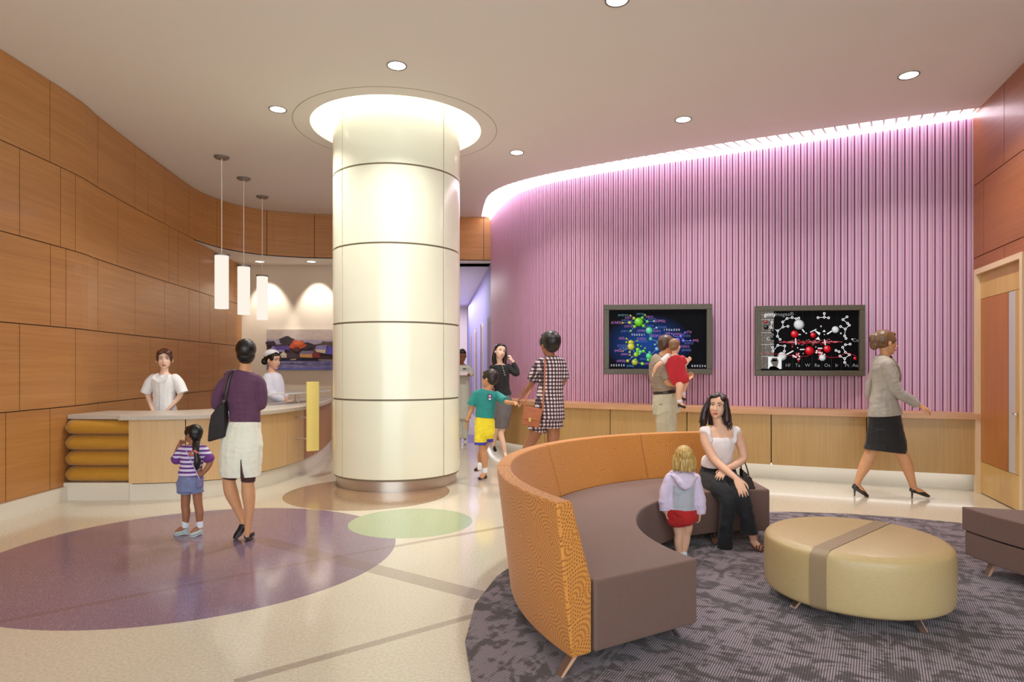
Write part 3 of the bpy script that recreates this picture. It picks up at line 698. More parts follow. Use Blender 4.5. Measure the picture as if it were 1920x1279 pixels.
for x, y, r, c in ((625, 370, 74, G), (790, 510, 60, CY_), (480, 380, 27, YL), (550, 310, 24, YL), (560, 445, 28, (140, 190, 50)), (700, 435, 28, G), (680, 305, 24, G), (760, 365, 26, (90, 190, 90)), (372, 385, 17, (200, 170, 60)), (495, 268, 16, YL), (725, 258, 16, G), (500, 515, 19, (150, 190, 50)),
                   (865, 360, 18, (150, 190, 200)), (905, 465, 18, (140, 190, 200)), (812, 645, 32, (70, 170, 140)), (955, 705, 55, (90, 170, 220)), (880, 735, 17, (120, 190, 210)), (910, 805, 34, (110, 160, 210)), (432, 640, 16, YL), (430, 695, 16, YL), (502, 705, 48, YL), (502, 765, 60, (200, 196, 60)), (600, 675, 14, G),
                   (610, 742, 19, G), (660, 760, 12, G), (608, 815, 34, G), (725, 793, 16, G), (650, 850, 30, CY_), (700, 840, 27, G), (600, 860, 24, G), (580, 895, 40, (150, 196, 60)), (635, 885, 20, G), (795, 860, 20, CY_), (785, 920, 52, (80, 200, 120)), (775, 980, 28, (80, 190, 90)), (482, 855, 19, YL), (375, 840, 14, (196, 140, 50)),
                   (487, 902, 13, YL), (518, 932, 12, YL), (450, 995, 26, YL), (562, 1015, 52, (180, 180, 60)), (572, 975, 22, G), (680, 1040, 27, (130, 220, 40)), (1145, 562, 15, VI), (1285, 605, 26, VI), (1350, 545, 17, VI), (1235, 665, 44, (100, 90, 210)), (1325, 675, 28, VI), (1435, 675, 18, VI)):
    s1.ball(*T1(x, y), r/8.527, c)
TX = {'p': emis('text_pink', (206, 130, 200), .7), 'b': emis('text_blue', (110, 130, 200), .7), 'w': emis('text_white', (235, 235, 240), .7), 'c': emis('text_cyan', (110, 160, 180), .7)}
for t, x, y, c, sz in (('(KNE101)', 380, 262, 'c', 5), ('(CE1)', 455, 303, 'p', 5), ('(CE12)', 415, 345, 'b', 5), ('(CAE3)', 270, 380, 'p', 6.5), ('(CD12)', 460, 440, 'p', 5), ('(CD11)', 415, 520, 'b', 5.5), ('(OP12)', 645, 245, 'c', 4.6), ('(CE11)', 790, 290, 'p', 5), ('(CD11)', 830, 325, 'b', 5),
                       ('(OP02)', 960, 360, 'p', 6.5), ('(CG1)', 800, 435, 'b', 5.4), ('(CG10)', 990, 458, 'b', 5.4), ('(CO0)', 665, 512, 'p', 5.4), ('(CA1)', 910, 517, 'p', 5.4), ('900061', 615, 578, 'w', 5.8), ('1906000', 1140, 502, 'w', 5.8), ('(OA1)', 905, 595, 'p', 7), ('(G2)', 357, 632, 'p', 6), ('(CG31)', 665, 640, 'p', 5.5),
                       ('(CG31)', 685, 680, 'b', 5.5), ('(CG32)', 365, 752, 'b', 6.2), ('(CB3)', 380, 795, 'b', 6.2), ('(HS2)', 300, 832, 'p', 6), ('(SN01)', 405, 890, 'p', 5), ('(OP32)', 345, 998, 'p', 5.6), ('303020', 290, 1068, 'w', 6), ('(ND0)', 490, 1078, 'c', 5), ('000256', 1560, 1078, 'w', 6), ('(OP31)', 765, 1042, 'p', 5),
                       ('(G4)', 1080, 556, 'p', 5), ('(CE22)', 1232, 570, 'p', 5.4), ('(T2)', 1410, 536, 'p', 5.5), ('(CZ2)', 1378, 598, 'b', 5.5), ('(M3)', 1512, 672, 'p', 6), ('(CE21)', 1408, 715, 'b', 5.6), ('(CD21)', 1345, 768, 'p', 5.6), ('(AC03)', 1370, 825, 'b', 5.8), ('(NO)', 690, 965, 'b', 5)):
    if c == 'w': t = ' '.join(t)
    s1.text(t, *T1(x, y), sz, TX[c])
s1.done([Vector((1.75, 9.68)), Vector((2.3, 9.38))])
s2 = Screen('wide wall screen showing red and white molecules over element symbols, beside the walking woman', 1420, 1614, 573, 705, 8.15, -7, 10, 'wall screens on the ribbed wall')
gy = emis('screen_grey', (128, 118, 110), .6); gl = emis('grid_line', (70, 70, 74), .5); wt = emis('screen_white', (232, 232, 232), .85); rd = emis('screen_red', (190, 40, 56), .8); bk = emis('screen_ink', (4, 4, 4), .5)
def P2(pts, m): s2.poly([T2(*p) for p in pts], m)
P2([(160, 190), (362, 190), (362, 1120), (160, 1120)], gy)
random.seed(3)
for i in range(150):
    x = random.uniform(165, 355); y = random.uniform(195, 1110); s2.disc(*T2(x, y), .5, wt if i % 2 else bk, 5)
for x in (210, 500, 645, 790, 940, 1085, 1235, 1380, 1525): P2([(x-2, 190 if x == 210 else 900), (x+2, 190 if x == 210 else 900), (x+2, 1125), (x-2, 1125)], gl)
for y in (330, 540, 730, 925): P2([(160, y-2), (362, y-2), (362, y+2), (160, y+2)], wt)
for x in (690, 800, 950, 1315): P2([(x-1, 200), (x+1, 200), (x+1, 330), (x-1, 330)], gl)
chain = [[(330, 370), (310, 455), (420, 510), (500, 450), (495, 370)], [(420, 510), (415, 600), (455, 650)], [(500, 450), (575, 440)], [(560, 315), (640, 300), (700, 320), (740, 310)], [(1030, 305), (1125, 300), (1190, 310)], [(1125, 300), (1125, 240)],
         [(1465, 297), (1405, 340), (1475, 400), (1500, 430), (1440, 490), (1370, 450)], [(1440, 490), (1430, 600), (1450, 640)], [(340, 780), (345, 840), (420, 745), (525, 755), (520, 840)], [(1400, 780), (1440, 860), (1500, 900), (1430, 960), (1430, 1020)], [(1360, 920), (1430, 960)], [(1440, 740), (1510, 730)], [(560, 315), (495, 370)], [(1300, 830), (1345, 850)]]
for c in chain:
    for a_, b_ in zip(c, c[1:]): s2.line(*T2(*a_), *T2(*b_), .9, wt)
    for a_ in c: s2.disc(*T2(*a_), 2.4, wt, 10); s2.disc(*T2(*a_), 1.1, bk, 8)
for i in range(260):
    t = random.random(); x = 430+t*950; y = 695+random.gauss(0, 22)*math.sin(math.pi*t); l = random.uniform(12, 50)
    s2.line(*T2(x, y), *T2(x+l, y+random.uniform(-4, 4)), .5, rd if random.random() < .6 else emis('screen_rose', (232, 150, 156), .8))
for a_, b_ in zip([(160, 870), (360, 880), (480, 900), (850, 925), (980, 850), (1100, 880), (1180, 940), (1330, 940), (1450, 860), (1600, 920)][:-1], [(360, 880), (480, 900), (850, 925), (980, 850), (1100, 880), (1180, 940), (1330, 940), (1450, 860), (1600, 920)]):
    s2.line(*T2(*a_), *T2(*b_), .7, rd)
for x, y in ((700, 925), (1040, 870), (1080, 915)):
    for k in range(16): s2.disc(*T2(x+random.gauss(0, 28), y+random.gauss(0, 28)), 1.6, (rd, wt, emis('screen_rose', None))[k % 3], 8)
RD = (206, 24, 34); WH = (214, 214, 214)
for a_ in ((785, 490, 820, 540, 2.2), (1160, 570, 1235, 520, 2.4), (710, 575, 765, 575, 1.8), (685, 635, 690, 740, 2), (1120, 655, 1135, 745, 2), (545, 895, 650, 835, 2.2), (905, 540, 1000, 490, 1.6), (750, 815, 820, 812, 2), (1020, 795, 1090, 795, 2)): s2.line(*T2(a_[0], a_[1]), *T2(a_[2], a_[3]), a_[4], wt)
P2([(960, 500), (1060, 550), (1045, 590), (1000, 545)], wt); P2([(1090, 535), (1118, 500), (1140, 535)], wt); P2([(985, 650), (1030, 610), (1055, 665)], wt)
for x, y, r, c in ((735, 415, 82, WH), (1283, 500, 57, WH), (480, 920, 70, WH), (1088, 945, 54, WH), (668, 567, 62, RD), (948, 585, 45, RD), (893, 832, 72, RD), (1160, 805, 60, RD), (232, 368, 22, RD), (1575, 957, 26, RD), (637, 770, 16, RD), (235, 455, 36, (30, 30, 30)), (345, 515, 38, (26, 26, 26)), (335, 625, 32, (26, 26, 26)),
                   (845, 555, 14, WH), (1068, 447, 14, WH), (1118, 577, 10, WH), (715, 788, 12, WH), (990, 775, 10, WH), (800, 877, 9, WH), (1365, 560, 15, WH), (1535, 655, 15, WH)):
    s2.ball(*T2(x, y), r/8.527, c)
s2.line(*T2(415, 895), *T2(545, 895), .8, rd)
P2([(265, 930), (470, 930), (470, 1125), (265, 1125)], wt); P2([(300, 1000), (330, 945), (400, 945), (425, 1000), (405, 1090), (345, 1090)], gy); P2([(320, 985), (345, 965), (405, 975), (400, 1000), (330, 1005)], bk); P2([(270, 1125), (300, 1085), (345, 1080), (400, 1095), (440, 1125)], bk)
tg = emis('text_grey', (150, 150, 150), .7)
for t, x in (('Hf', 565), ('Ta', 715), ('W', 865), ('Re', 1008), ('Os', 1160), ('Ir', 1303), ('Pt', 1455), ('Au', 1578)): s2.text(t, *T2(x, 1068), 9, tg)
s2.text('Cu', *T2(1582, 670), 9, tg); s2.text('C', *T2(262, 640), 8, wt)
s2.text('getty', *T2(290, 250), 10.5, wt); s2.text('getty', *T2(294, 250), 10.5, wt); s2.text('images\u00ae', *T2(510, 250), 10, tg)
s2.done([Vector((3.9, 8.44)), Vector((4.45, 8.14))])

# ------------------------------------------------------------------ carpet, sofa, ottoman, bench
SCN = (2.05, 4.0)
M = MB(); c = (2.6, 3.5); n = 34
M.prism([(c[0]+2.85*math.cos(2*math.pi*k/n+.05), c[1]+2.85*math.sin(2*math.pi*k/n+.05)) for k in range(n)], .0, .008, carpet_material())
tag(M.build('area_rug'), 'big round charcoal and lavender streaked carpet under the curved sofa', 'rug')
def fabric(name, rgb): return mat(name, rgb, rough=.8, sheen=.12, var=.12, nscale=(160, 160, 160), bump=.12, ndetail=2)
M_mauve = fabric('mauve_seat_fabric', (112, 85, 76)); M_ring = ring_fabric('orange_ring_fabric', (204, 136, 58), (144, 80, 26), 0.0, 0.0, cell=.19)
M_legm = mat('polished_leg', (150, 140, 140), rough=.18, metal=.8); M_legw = mat('pale_leg_edge', (214, 170, 140), rough=.4)
def blade_leg(parent, x, y, dx, dy, h=.1, w=.05):
    """flat splayed leg: top under the frame at x,y, foot pushed out by dx,dy"""
    d = Vector((dx, dy, 0)); L = d.length; d.normalize(); q = Vector((-d.y, d.x, 0))
    for o0, o1, m, nm in ((-w/2, w/2, M_legm, 'leg'),):
        t = Vector((x, y, h+.012)); b = Vector((x+dx, y+dy, .008)); th = d*.012
        M = MB(); M.hexa([b+q*o0*.8-th*.5, b+q*o1*.8-th*.5, b+q*o1*.8+th*.5, b+q*o0*.8+th*.5], [t+q*o0-th, t+q*o1-th, t+q*o1+th, t+q*o0+th], m)
        e0 = [b+q*o1*.8-th*.52, b+q*(o1*.8+.005)-th*.52, b+q*(o1*.8+.005)+th*.52, b+q*o1*.8+th*.52]; e1 = [t+q*o1-th*1.02, t+q*(o1+.005)-th*1.02, t+q*(o1+.005)+th*1.02, t+q*o1+th*1.02]
        M.hexa(e0, e1, M_legw); M.build(nm, parent, bevel=0)
sofa = empty('curved_sofa', (*SCN, 0), 'big curved sofa with an orange ring-patterned back and mauve seat', 'sofa')
A0, A1 = R_(87), R_(210.7)
M = MB(); M.lathe([(1.25, .10), (1.93, .10), (1.93, .44), (1.25, .44)], (*SCN, 0), M_mauve, n=64, a0=A0, a1=A1, closed=True); M.build('seat', sofa, bevel=.014)
prof = [(1.945, .10), (2.06, .10), (2.145, .83), (2.06, .83), (1.945, .44)]
cuts = [R_(90), R_(115), R_(149), R_(180), A1]
for a, b in zip(cuts, cuts[1:]):
    M = MB(); g = .0012; M.lathe(prof, (*SCN, 0), M_ring, n=20, a0=a+g, a1=b-g, closed=True); M.build('backrest', sofa, bevel=.012)
for an, r, o in ((209, 2.0, .09), (206.5, 1.38, -.08), (150, 2.0, .08), (150, 1.36, -.08), (108, 1.36, -.08), (92, 1.36, -.08), (92, 2.0, .07), (180, 1.36, -.08)):
    a = R_(an); c_, s_ = math.cos(a), math.sin(a); blade_leg(sofa, SCN[0]+r*c_, SCN[1]+r*s_, o*c_, o*s_)
ot = empty('ottoman', (2.1, 3.92, 0), 'round glossy beige ottoman with a taupe strap on splayed legs', 'ottoman')
R0 = .515; zb, zt = .085, .42; k = .05
prof = [(.0001, zb), (R0-.03, zb), (R0-.012, zb+.008), (R0, zb+.035), (R0+.004, (zb+zt)/2), (R0, zt-k), (R0-.015, zt-.018), (R0-k, zt), (.0001, zt)]
prof = [tuple(p) for p in crom(prof[1:-1], 4)]
M = MB(); M.lathe([(.0001, zb)]+prof+[(.0001, zt)], (2.1, 3.92, 0), mat('beige_vinyl', (190, 166, 120), rough=.4, coat=.08, var=.05, nscale=(40, 40, 90), bump=.05), n=80); M.build('body', ot, auto=60)
M = MB(); dr = Vector((.75, .66, 0)).normalized(); q = Vector((-dr.y, dr.x, 0)); loop = [(-r-.003, z) for r, z in prof]+[(r+.003, z) for r, z in reversed(prof)]
loop = [(x, z+(.003 if z > .415 else (-.003 if z < .09 else 0))) for x, z in loop]; vs = []; nn = len(loop)
for x, z in loop:
    for s in (-1, 1): vs.append(Vector((2.1, 3.92, z))+dr*x+q*(s*.046))
M.add(vs, [(2*i, 2*i+1, 2*((i+1) % nn)+1, 2*((i+1) % nn)) for i in range(nn)], mat('taupe_strap', (150, 128, 100), rough=.5)); M.build('strap', ot, smooth=True)
for x, y in ((-.38, -.08), (.12, -.42), (.2, .36), (-.2, .35)):
    d = Vector((x, y, 0)).normalized()*.1; blade_leg(ot, 2.1+x*.85, 3.92+y*.85, d.x, d.y)
bn = empty('bench', (3.6, 4.0, 0), 'mauve two-layer curved bench cut by the right edge of the view', 'bench')
arc = [(SCN[0]+1.30*math.cos(R_(t)), SCN[1]+1.30*math.sin(R_(t))) for t in range(26, -64, -6)]
arc = [(3.245, 4.62), (3.25, 4.35), (3.30, 4.02)]+[(3.30-.0, 3.7), (3.24, 3.3), (3.1, 2.9)]
arc = crom(arc, 5); poly = arc+[(3.75, 2.6), (3.95, 3.3), (4.0, 4.0), (3.95, 4.37)]
M = MB(); M.prism(poly, .275, .44, M_mauve); M.build('seat_cushion', bn, bevel=.01)
cxy = (3.6, 3.9); pb = [(cxy[0]+(x-cxy[0])*.975, cxy[1]+(y-cxy[1])*.975) for x, y in poly]
M = MB(); M.prism(pb, .10, .268, M_mauve); M.build('base', bn, bevel=.01)
M = MB(); M.prism([(cxy[0]+(x-cxy[0])*.96, cxy[1]+(y-cxy[1])*.96) for x, y in poly], .266, .277, M_black); M.build('seam', bn)
blade_leg(bn, 3.33, 4.42, -.05, .0); blade_leg(bn, 3.35, 3.3, -.05, -.02); blade_leg(bn, 3.8, 4.25, .05, .03); blade_leg(bn, 3.75, 2.9, .05, -.02)
# ------------------------------------------------------------------ people
class Acc:
    def __init__(s): s.v = []; s.f = []
    def add(s, vf):
        k = len(s.v); s.v += [Vector(p) for p in vf[0]]; s.f += [tuple(i+k for i in f) for f in vf[1]]
def fuse(name, acc, voxel, mats, parent, smooth=3, sculpt=None, paint=None):
    """weld overlapping closed shapes into one continuous surface"""
    me = bpy.data.meshes.new(name); me.from_pydata([tuple(p) for p in acc.v], [], acc.f)
    bm = bmesh.new(); bm.from_mesh(me); bmesh.ops.recalc_face_normals(bm, faces=bm.faces); bm.to_mesh(me); bm.free()
    t = bpy.data.objects.new('tmp', me); COL.objects.link(t)
    r = t.modifiers.new('r', 'REMESH'); r.mode = 'VOXEL'; r.voxel_size = voxel; r.use_smooth_shade = True
    if smooth: s = t.modifiers.new('s', 'SMOOTH'); s.iterations = smooth; s.factor = .5
    dg = bpy.context.evaluated_depsgraph_get(); dg.update()
    m2 = bpy.data.meshes.new_from_object(t.evaluated_get(dg)); m2.name = name
    bpy.data.objects.remove(t); bpy.data.meshes.remove(me)
    if sculpt:
        for v in m2.vertices: v.co = sculpt(v.co)
    off = Vector(root_of(parent).location)
    m2.materials.clear()
    for m in (mats if isinstance(mats, (list, tuple)) else [mats]): m2.materials.append(m)
    if paint:
        for p in m2.polygons: p.material_index = paint(p.center)
    m2.transform(Matrix.Translation(-off))
    m2.polygons.foreach_set('use_smooth', [True]*len(m2.polygons)); m2.update()
    o = bpy.data.objects.new(name, m2); COL.objects.link(o); o.parent = parent
    return o
def basis(f, up=(0, 0, 1), roll=0):
    f = Vector(f).normalized(); r = f.cross(Vector(up)).normalized(); u = r.cross(f).normalized()
    if roll:
        q = Matrix.Rotation(R_(roll), 3, f); r = q @ r; u = q @ u
    return Matrix((r, f, u)).transposed()      # columns: right, forward, up
class Fig:
    """one person standing at depth Y; coordinates are taken on the figure's own plane, dy is away from the viewer in px"""
    def __init__(s, Y, label, foot, skin, hh, head, look, roll=0, group=None, name='person', z0=None):
        s.Y = Y; s.q = Y/FPX; fp = W(foot[0], foot[1], Y); fp.z = z0 if z0 is not None else 0.0
        s.root = empty(name, tuple(fp), label, 'person', group); s.skin = skin
        s.vx = max(.0038, min(.0062, s.q*.95)); s.hh = hh*s.q; s.hc = s.p(*head); s.R = basis(look, roll=roll); s.b = Acc()
        s.build_head(head)
    def p(s, px, py, dy=0): return Vector(((px-CX)/FPX*s.Y, s.Y+dy*s.q, EYE+(CY-py)/FPX*s.Y))
    def h(s, x, y, z): return s.hc+s.R @ (Vector((x, y, z))*s.hh)
    def tube(s, acc, pts, grow=0.0, sub=4, n=16):
        """pts: (px, py, half width px, dy, half depth px); cross sections keep their width along X"""
        P = []; Rr = []
        for q in pts:
            px, py, r = q[:3]; dy = q[3] if len(q) > 3 else 0; b = q[4] if len(q) > 4 else r
            P.append(s.p(px, py, dy)); Rr.append((r*s.q+grow, b*s.q+grow))
        acc.add(loft(P, Rr, n, (1, 0, 0), sub))
    def limb(s, acc, pts, grow=0.0, sub=4):
        P = [s.p(q[0], q[1], q[3] if len(q) > 3 else 0) for q in pts]; Rr = [q[2]*s.q+grow for q in pts]
        acc.add(loft(P, Rr, 14, None, sub))
        for i in (0, -1): acc.add(ellipsoid(P[i], max(Rr[i]*.98, .004), None, 12, 8))
    def el(s, acc, x, y, z, rx, ry, rz):
        acc.add(ellipsoid(s.h(x, y, z), (rx*s.hh, ry*s.hh, rz*s.hh), s.R, 20, 12))
    def build_head(s, head):
        b = s.b
        s.el(b, 0, -.07, .12, .325, .40, .37); s.el(b, 0, .07, -.10, .275, .265, .34); s.el(b, 0, .10, -.26, .215, .22, .20)
        s.el(b, 0, .235, -.40, .085, .075, .08); s.el(b, 0, .17, .20, .23, .155, .2)
        for k in (-1, 1):
            s.el(b, .145*k, .20, -.11, .10, .085, .12); s.el(b, .335*k, -.03, -.05, .035, .075, .115); s.el(b, .04*k, .375, -.165, .035, .04, .03)
            s.el(b, .115*k, .275, .085, .095, .05, .03)
        b.add(loft([s.h(0, .315, .05), s.h(0, .375, -.07), s.h(0, .405, -.135), s.h(0, .36, -.175)], [.03*s.hh, .034*s.hh, .046*s.hh, .035*s.hh], 10, None, 3))
        s.el(b, 0, .325, -.265, .085, .04, .022); s.el(b, 0, .318, -.305, .07, .04, .025)
    def neck(s, base, r=None):
        r = r or .17*s.hh/s.q; P = [s.h(0, -.1, -.12), s.h(0, -.06, -.38), s.p(*base)]
        s.b.add(loft(P, [r*s.q*1.1, r*s.q, r*s.q*1.15], 14, None, 4))
    def hand(s, wrist, tip, side=1, nrm=(0, -1, 0), curl=25, size=None):
        """wrist, tip: (px,py,dy); nrm: back of the hand; side +1 puts the thumb on the +x side of the palm"""
        a = s.p(*wrist); t = s.p(*tip); d = (t-a); L = size or d.length; d.normalize(); n = Vector(nrm); n = (n-d*n.dot(d)).normalized(); x = d.cross(n)*side
        def q(u, v, w): return a+x*(u*L)+d*(v*L)+n*(w*L)
        s.b.add(loft([q(0, -.06, 0), q(.01, .12, 0), q(.01, .34, 0), q(0, .52, -.01)], [(.13*L, .10*L), (.19*L, .085*L), (.22*L, .075*L), (.20*L, .06*L)], 12, tuple(x), 3))
        fr = max(.045*L, s.vx*1.15)
        for u, ln, sp in ((.155, .40, .10), (.055, .46, .03), (-.05, .43, -.04), (-.15, .34, -.12)):
            pts = [q(u, .46, 0)]; dirv = (d+x*sp).normalized(); c = 0
            for k, f in enumerate((.42, .32, .26)):
                c += R_(curl*(.7+.3*k)); v = dirv*math.cos(c)-n*math.sin(c); pts.append(pts[-1]+v*(ln*f*L))
            s.b.add(loft(pts, [fr*1.08, fr, fr*.92, fr*.7], 8, None, 2)); s.b.add(ellipsoid(pts[-1], fr*.7, None, 8, 6))
        pts = [q(.13, .08, -.02), q(.27, .24, -.06), q(.33, .40, -.10), q(.32, .52, -.13)]
        s.b.add(loft(pts, [fr*1.5, fr*1.25, fr*1.1, fr*.8], 8, None, 2)); s.b.add(ellipsoid(pts[-1], fr*.8, None, 8, 6))
    def foot(s, ankle, toe, w=5):
        """bare foot volume from heel to toes inside the shoe"""
        a = s.p(*ankle); t = s.p(*toe); d = t-a; s.b.add(loft([a-d*.15, a+d*.2, a+d*.6, t], [w*s.q*.8, w*s.q, w*s.q, w*s.q*.7], 12, None, 3))
    def body(s, name='body'):
        R, hc, hh = s.R, s.hc, s.hh; Ri = R.transposed()
        ey = [(.125, .30, .03), (-.125, .30, .03)]
        def sculpt(co):
            l = Ri @ (co-hc)/hh
            if l.length > .75: return co
            for e in ey:
                dx, dz = l.x-e[0], l.z-e[2]; g = math.exp(-(dx*dx/.0049+dz*dz/.0016))
                if l.y > .1: l.y -= .05*g
            if l.y > .25: l.y -= .018*math.exp(-(l.x**2/.006+(l.z+.285)**2/.00006))
            return hc+R @ (l*hh)
        return fuse(name, s.b, s.vx, s.skin, s.root, 2, sculpt)
    def face(s, brow=(60, 40, 30), lips=(186, 96, 86), iris=(50, 32, 24), open_=1.0, smile=0, teeth=False):
        mw = mat('eye_white', (232, 226, 220), rough=.25, coat=.5); mi = mat('iris_%d_%d_%d' % iris, iris, rough=.15, coat=.6); ml_ = mat('eye_lid_line', (36, 24, 22), rough=.6)
        for k in (-1, 1):
            M = MB(); c = (.125*k, .262, .028)
            M.v = []; vs, fs = ellipsoid(s.h(*c), (.062*s.hh, .028*s.hh, .026*open_*s.hh), s.R, 14, 8); M.add(vs, fs, mw)
            vs, fs = ellipsoid(s.h(c[0], c[1]+.018, c[2]), (.026*s.hh, .016*s.hh, .025*open_*s.hh), s.R, 12, 8); M.add(vs, fs, mi)
            M.tube([s.h(c[0]-.056, c[1]+.008, c[2]+.004), s.h(c[0]-.02, c[1]+.027, c[2]+.026*open_), s.h(c[0]+.02, c[1]+.026, c[2]+.026*open_), s.h(c[0]+.056, c[1]+.006, c[2]+.004)], [.003*s.hh, .006*s.hh, .006*s.hh, .002*s.hh], ml_, n=6, sub=3)
            M.build('eye', s.root, smooth=True)
            M = MB(); M.tube([s.h(.05*k, .325, .105), s.h(.12*k, .328, .128), s.h(.2*k, .27, .105)], [.012*s.hh, .013*s.hh, .006*s.hh], mat('brow_%d_%d_%d' % brow, brow, rough=.8), n=6, sub=3); M.build('eyebrow', s.root, smooth=True)
        M = MB(); lm = mat('lips_%d_%d_%d' % lips, lips, rough=.4); u = .012*smile
        M.tube([s.h(-.095-u, .305, -.283+u*1.6), s.h(-.035, .362, -.268), s.h(0, .366, -.273), s.h(.035, .362, -.268), s.h(.095+u, .305, -.283+u*1.6)], [.004*s.hh, .014*s.hh, .012*s.hh, .014*s.hh, .004*s.hh], lm, n=8, sub=3)
        z = -.300-(.012 if teeth else 0)
        M.tube([s.h(-.09-u, .305, -.286+u*1.6), s.h(-.04, .35, z), s.h(.04, .35, z), s.h(.09+u, .305, -.286+u*1.6)], [.004*s.hh, .018*s.hh, .018*s.hh, .004*s.hh], lm, n=8, sub=3)
        if teeth: M.tube([s.h(-.07, .335, -.282), s.h(0, .362, -.288), s.h(.07, .335, -.282)], [.008*s.hh, .013*s.hh, .008*s.hh], mat('teeth', (240, 236, 228), rough=.3), n=8, sub=3)
        M.build('mouth', s.root, smooth=True)
    def hair(s, m, els=(), tubes=(), cap=True, name='hair', cap_r=(.355, .42, .385), cap_c=None):
        a = Acc(); cap_c = cap_c or (0, -.135-(cap_r[1]-.42), .165-(cap_r[2]-.385)*.5)
        if cap: s.el(a, *cap_c, *cap_r)
        for e in els: s.el(a, *e)
        for t in tubes: a.add(loft([s.h(*q[:3]) for q in t], [q[3]*s.hh if not isinstance(q[3], tuple) else (q[3][0]*s.hh, q[3][1]*s.hh) for q in t], 12, tuple(s.R.col[0]), 4))
        return fuse(name, a, s.vx, m, s.root, 2)
    def cloth(s, name, mats, tubes=(), limbs=(), grow=.008, smooth=3, paint=None, extra=None, fold=0.004, parent=None):
        a = Acc()
        for t in tubes: s.tube(a, t, grow)
        for t in limbs:
            P = [s.p(q[0], q[1], q[3] if len(q) > 3 else 0) for q in t]; a.add(loft(P, [q[2]*s.q+grow for q in t], 16, None, 4))
            a.add(ellipsoid(P[0], t[0][2]*s.q+grow, None, 14, 8))
        if extra: extra(a)
        from mathutils import noise as nz
        def sc(co):
            if not fold: return co
            g = nz.noise(Vector((co.x*14, co.y*14, co.z*22))); return co+Vector((g, -abs(g), 0))*fold
        return fuse(name, a, s.vx, mats, parent or s.root, smooth, sc, paint)
    def shoe(s, name, m, heel, toe, w=6, h=6, sole=None, heelpin=None, strap=False):
        a = Acc(); A = s.p(*heel); B = s.p(*toe); d = B-A; sd = d.cross(Vector((0, 0, 1))); sd = sd.normalized() if sd.length > 1e-6 else Vector((1, 0, 0))
        a.add(loft([A-d*.04, A+d*.12, A+d*.35, A+d*.7, B-d*.02, B+d*.03], [(w*s.q*.55, h*s.q*.8), (w*s.q*.8, h*s.q), (w*s.q*.85, h*s.q*.75), (w*s.q, h*s.q*.62), (w*s.q*.7, h*s.q*.4), (w*s.q*.2, h*s.q*.15)], 14, tuple(sd), 3))
        o = fuse(name, a, s.vx*.8, m, s.root, 2)
        if sole:
            M = MB(); up = sd.cross(d).normalized()*(-1); up = up if up.z > 0 else -up; k = h*s.q*.62
            M.tube([A-d*.03-up*k, A+d*.35-up*k*.9, A+d*.75-up*k*.8, B+d*.03-up*k*.55], [(w*s.q*.6, h*s.q*.16), (w*s.q*.75, h*s.q*.14), (w*s.q*.98, h*s.q*.14), (w*s.q*.4, h*s.q*.1)], sole, side=tuple(sd)); M.build('sole', o, smooth=True)
        if heelpin:
            M = MB(); top = A+d*.06; bot = Vector((top.x-d.normalized().x*.004, top.y, .004)); M.cyl(bot, top, .007, m if not isinstance(m, (list, tuple)) else m[0], r1=.014); M.build('heel', o, smooth=True)
        return o

def skinm(n, c): return mat('skin_'+n, c, rough=.5, spec=.35, var=.05, nscale=(20, 20, 20))
def clothm(n, c, v=.1, b=.25): return mat('cloth_'+n, c, rough=.82, var=v, nscale=(14, 14, 9), bump=b, bscale=(22, 22, 14), sheen=.1)
def hairm(n, c, c2=None):
    m = mat('hair_'+n, c, rough=.38, spec=.5); t = NT(m); f = t.smooth(t.noise(t.obj(), (140, 140, 14), 3), .35, .65)
    t.color(t.mix(f, lin(c2 or tuple(v*.6 for v in c)), lin(c))); t.bump(f, .14, .005); return m
SK_L = skinm('light', (226, 178, 150)); SK_P = skinm('pale', (236, 200, 178)); SK_T = skinm('tan', (196, 142, 104)); SK_D = skinm('brown', (158, 106, 78)); SK_M = skinm('medium', (206, 152, 112))
def lace_loop(M, pts, r, m): M.tube(pts, [r]*len(pts), m, n=6, sub=3)

# ---- receptionist in a white short-sleeved blouse, facing the visitors (stands behind the desk)
f = Fig(7.85, 'person in a white short-sleeved blouse standing behind the desk, facing us', (308, 909), SK_P, 39, (308.5, 674), (.48, -1, -.0))
f.neck((308, 702), 6.5)
f.tube(f.b, [(308, 699, 8, 0, 7), (308, 706, 18, 0, 9), (308, 716, 23, 0, 11), (308, 730, 20, 0, 12), (308, 750, 18, 0, 11), (308, 775, 22, 0, 13), (308, 800, 20, 0, 12), (308, 806, 9, 0, 8)])
for k in (-1, 1):
    f.limb(f.b, [(308+23*k, 710, 6.5), (308+31*k, 733, 5.5), (308+27*k, 748, 4.6, -3), (308+14*k, 768, 3.4, -14), (308+9*k, 776, 3, -17)])
    f.limb(f.b, [(308+10*k, 795, 11), (308+9*k, 845, 7.5), (308+8*k, 870, 6.5), (308+8*k, 900, 4)])
    f.shoe('shoe', clothm('black', (20, 20, 22)), (308+8*k, 905, 4), (308+9*k, 907, -24), 6, 6)
f.hand((317, 776, -17), (310, 794, -19), 1, (.3, -1, .2), 20, .17); f.hand((299, 776, -17), (306, 794, -19), -1, (-.3, -1, .2), 20, .17)
f.body(); f.face(brow=(70, 44, 30), smile=1)
hb = hairm('auburn', (96, 50, 28))
f.hair(hb, [(-.16, .17, .33, .19, .17, .14), (.13, .19, .33, .2, .15, .13), (-.29, .06, .12, .07, .2, .24), (.29, .06, .12, .07, .2, .24), (0, -.3, -.1, .2, .2, .24)], [[(.05, .27, .40, .05), (-.12, .345, .30, .06), (-.24, .29, .17, .045), (-.29, .22, .05, .02)]])
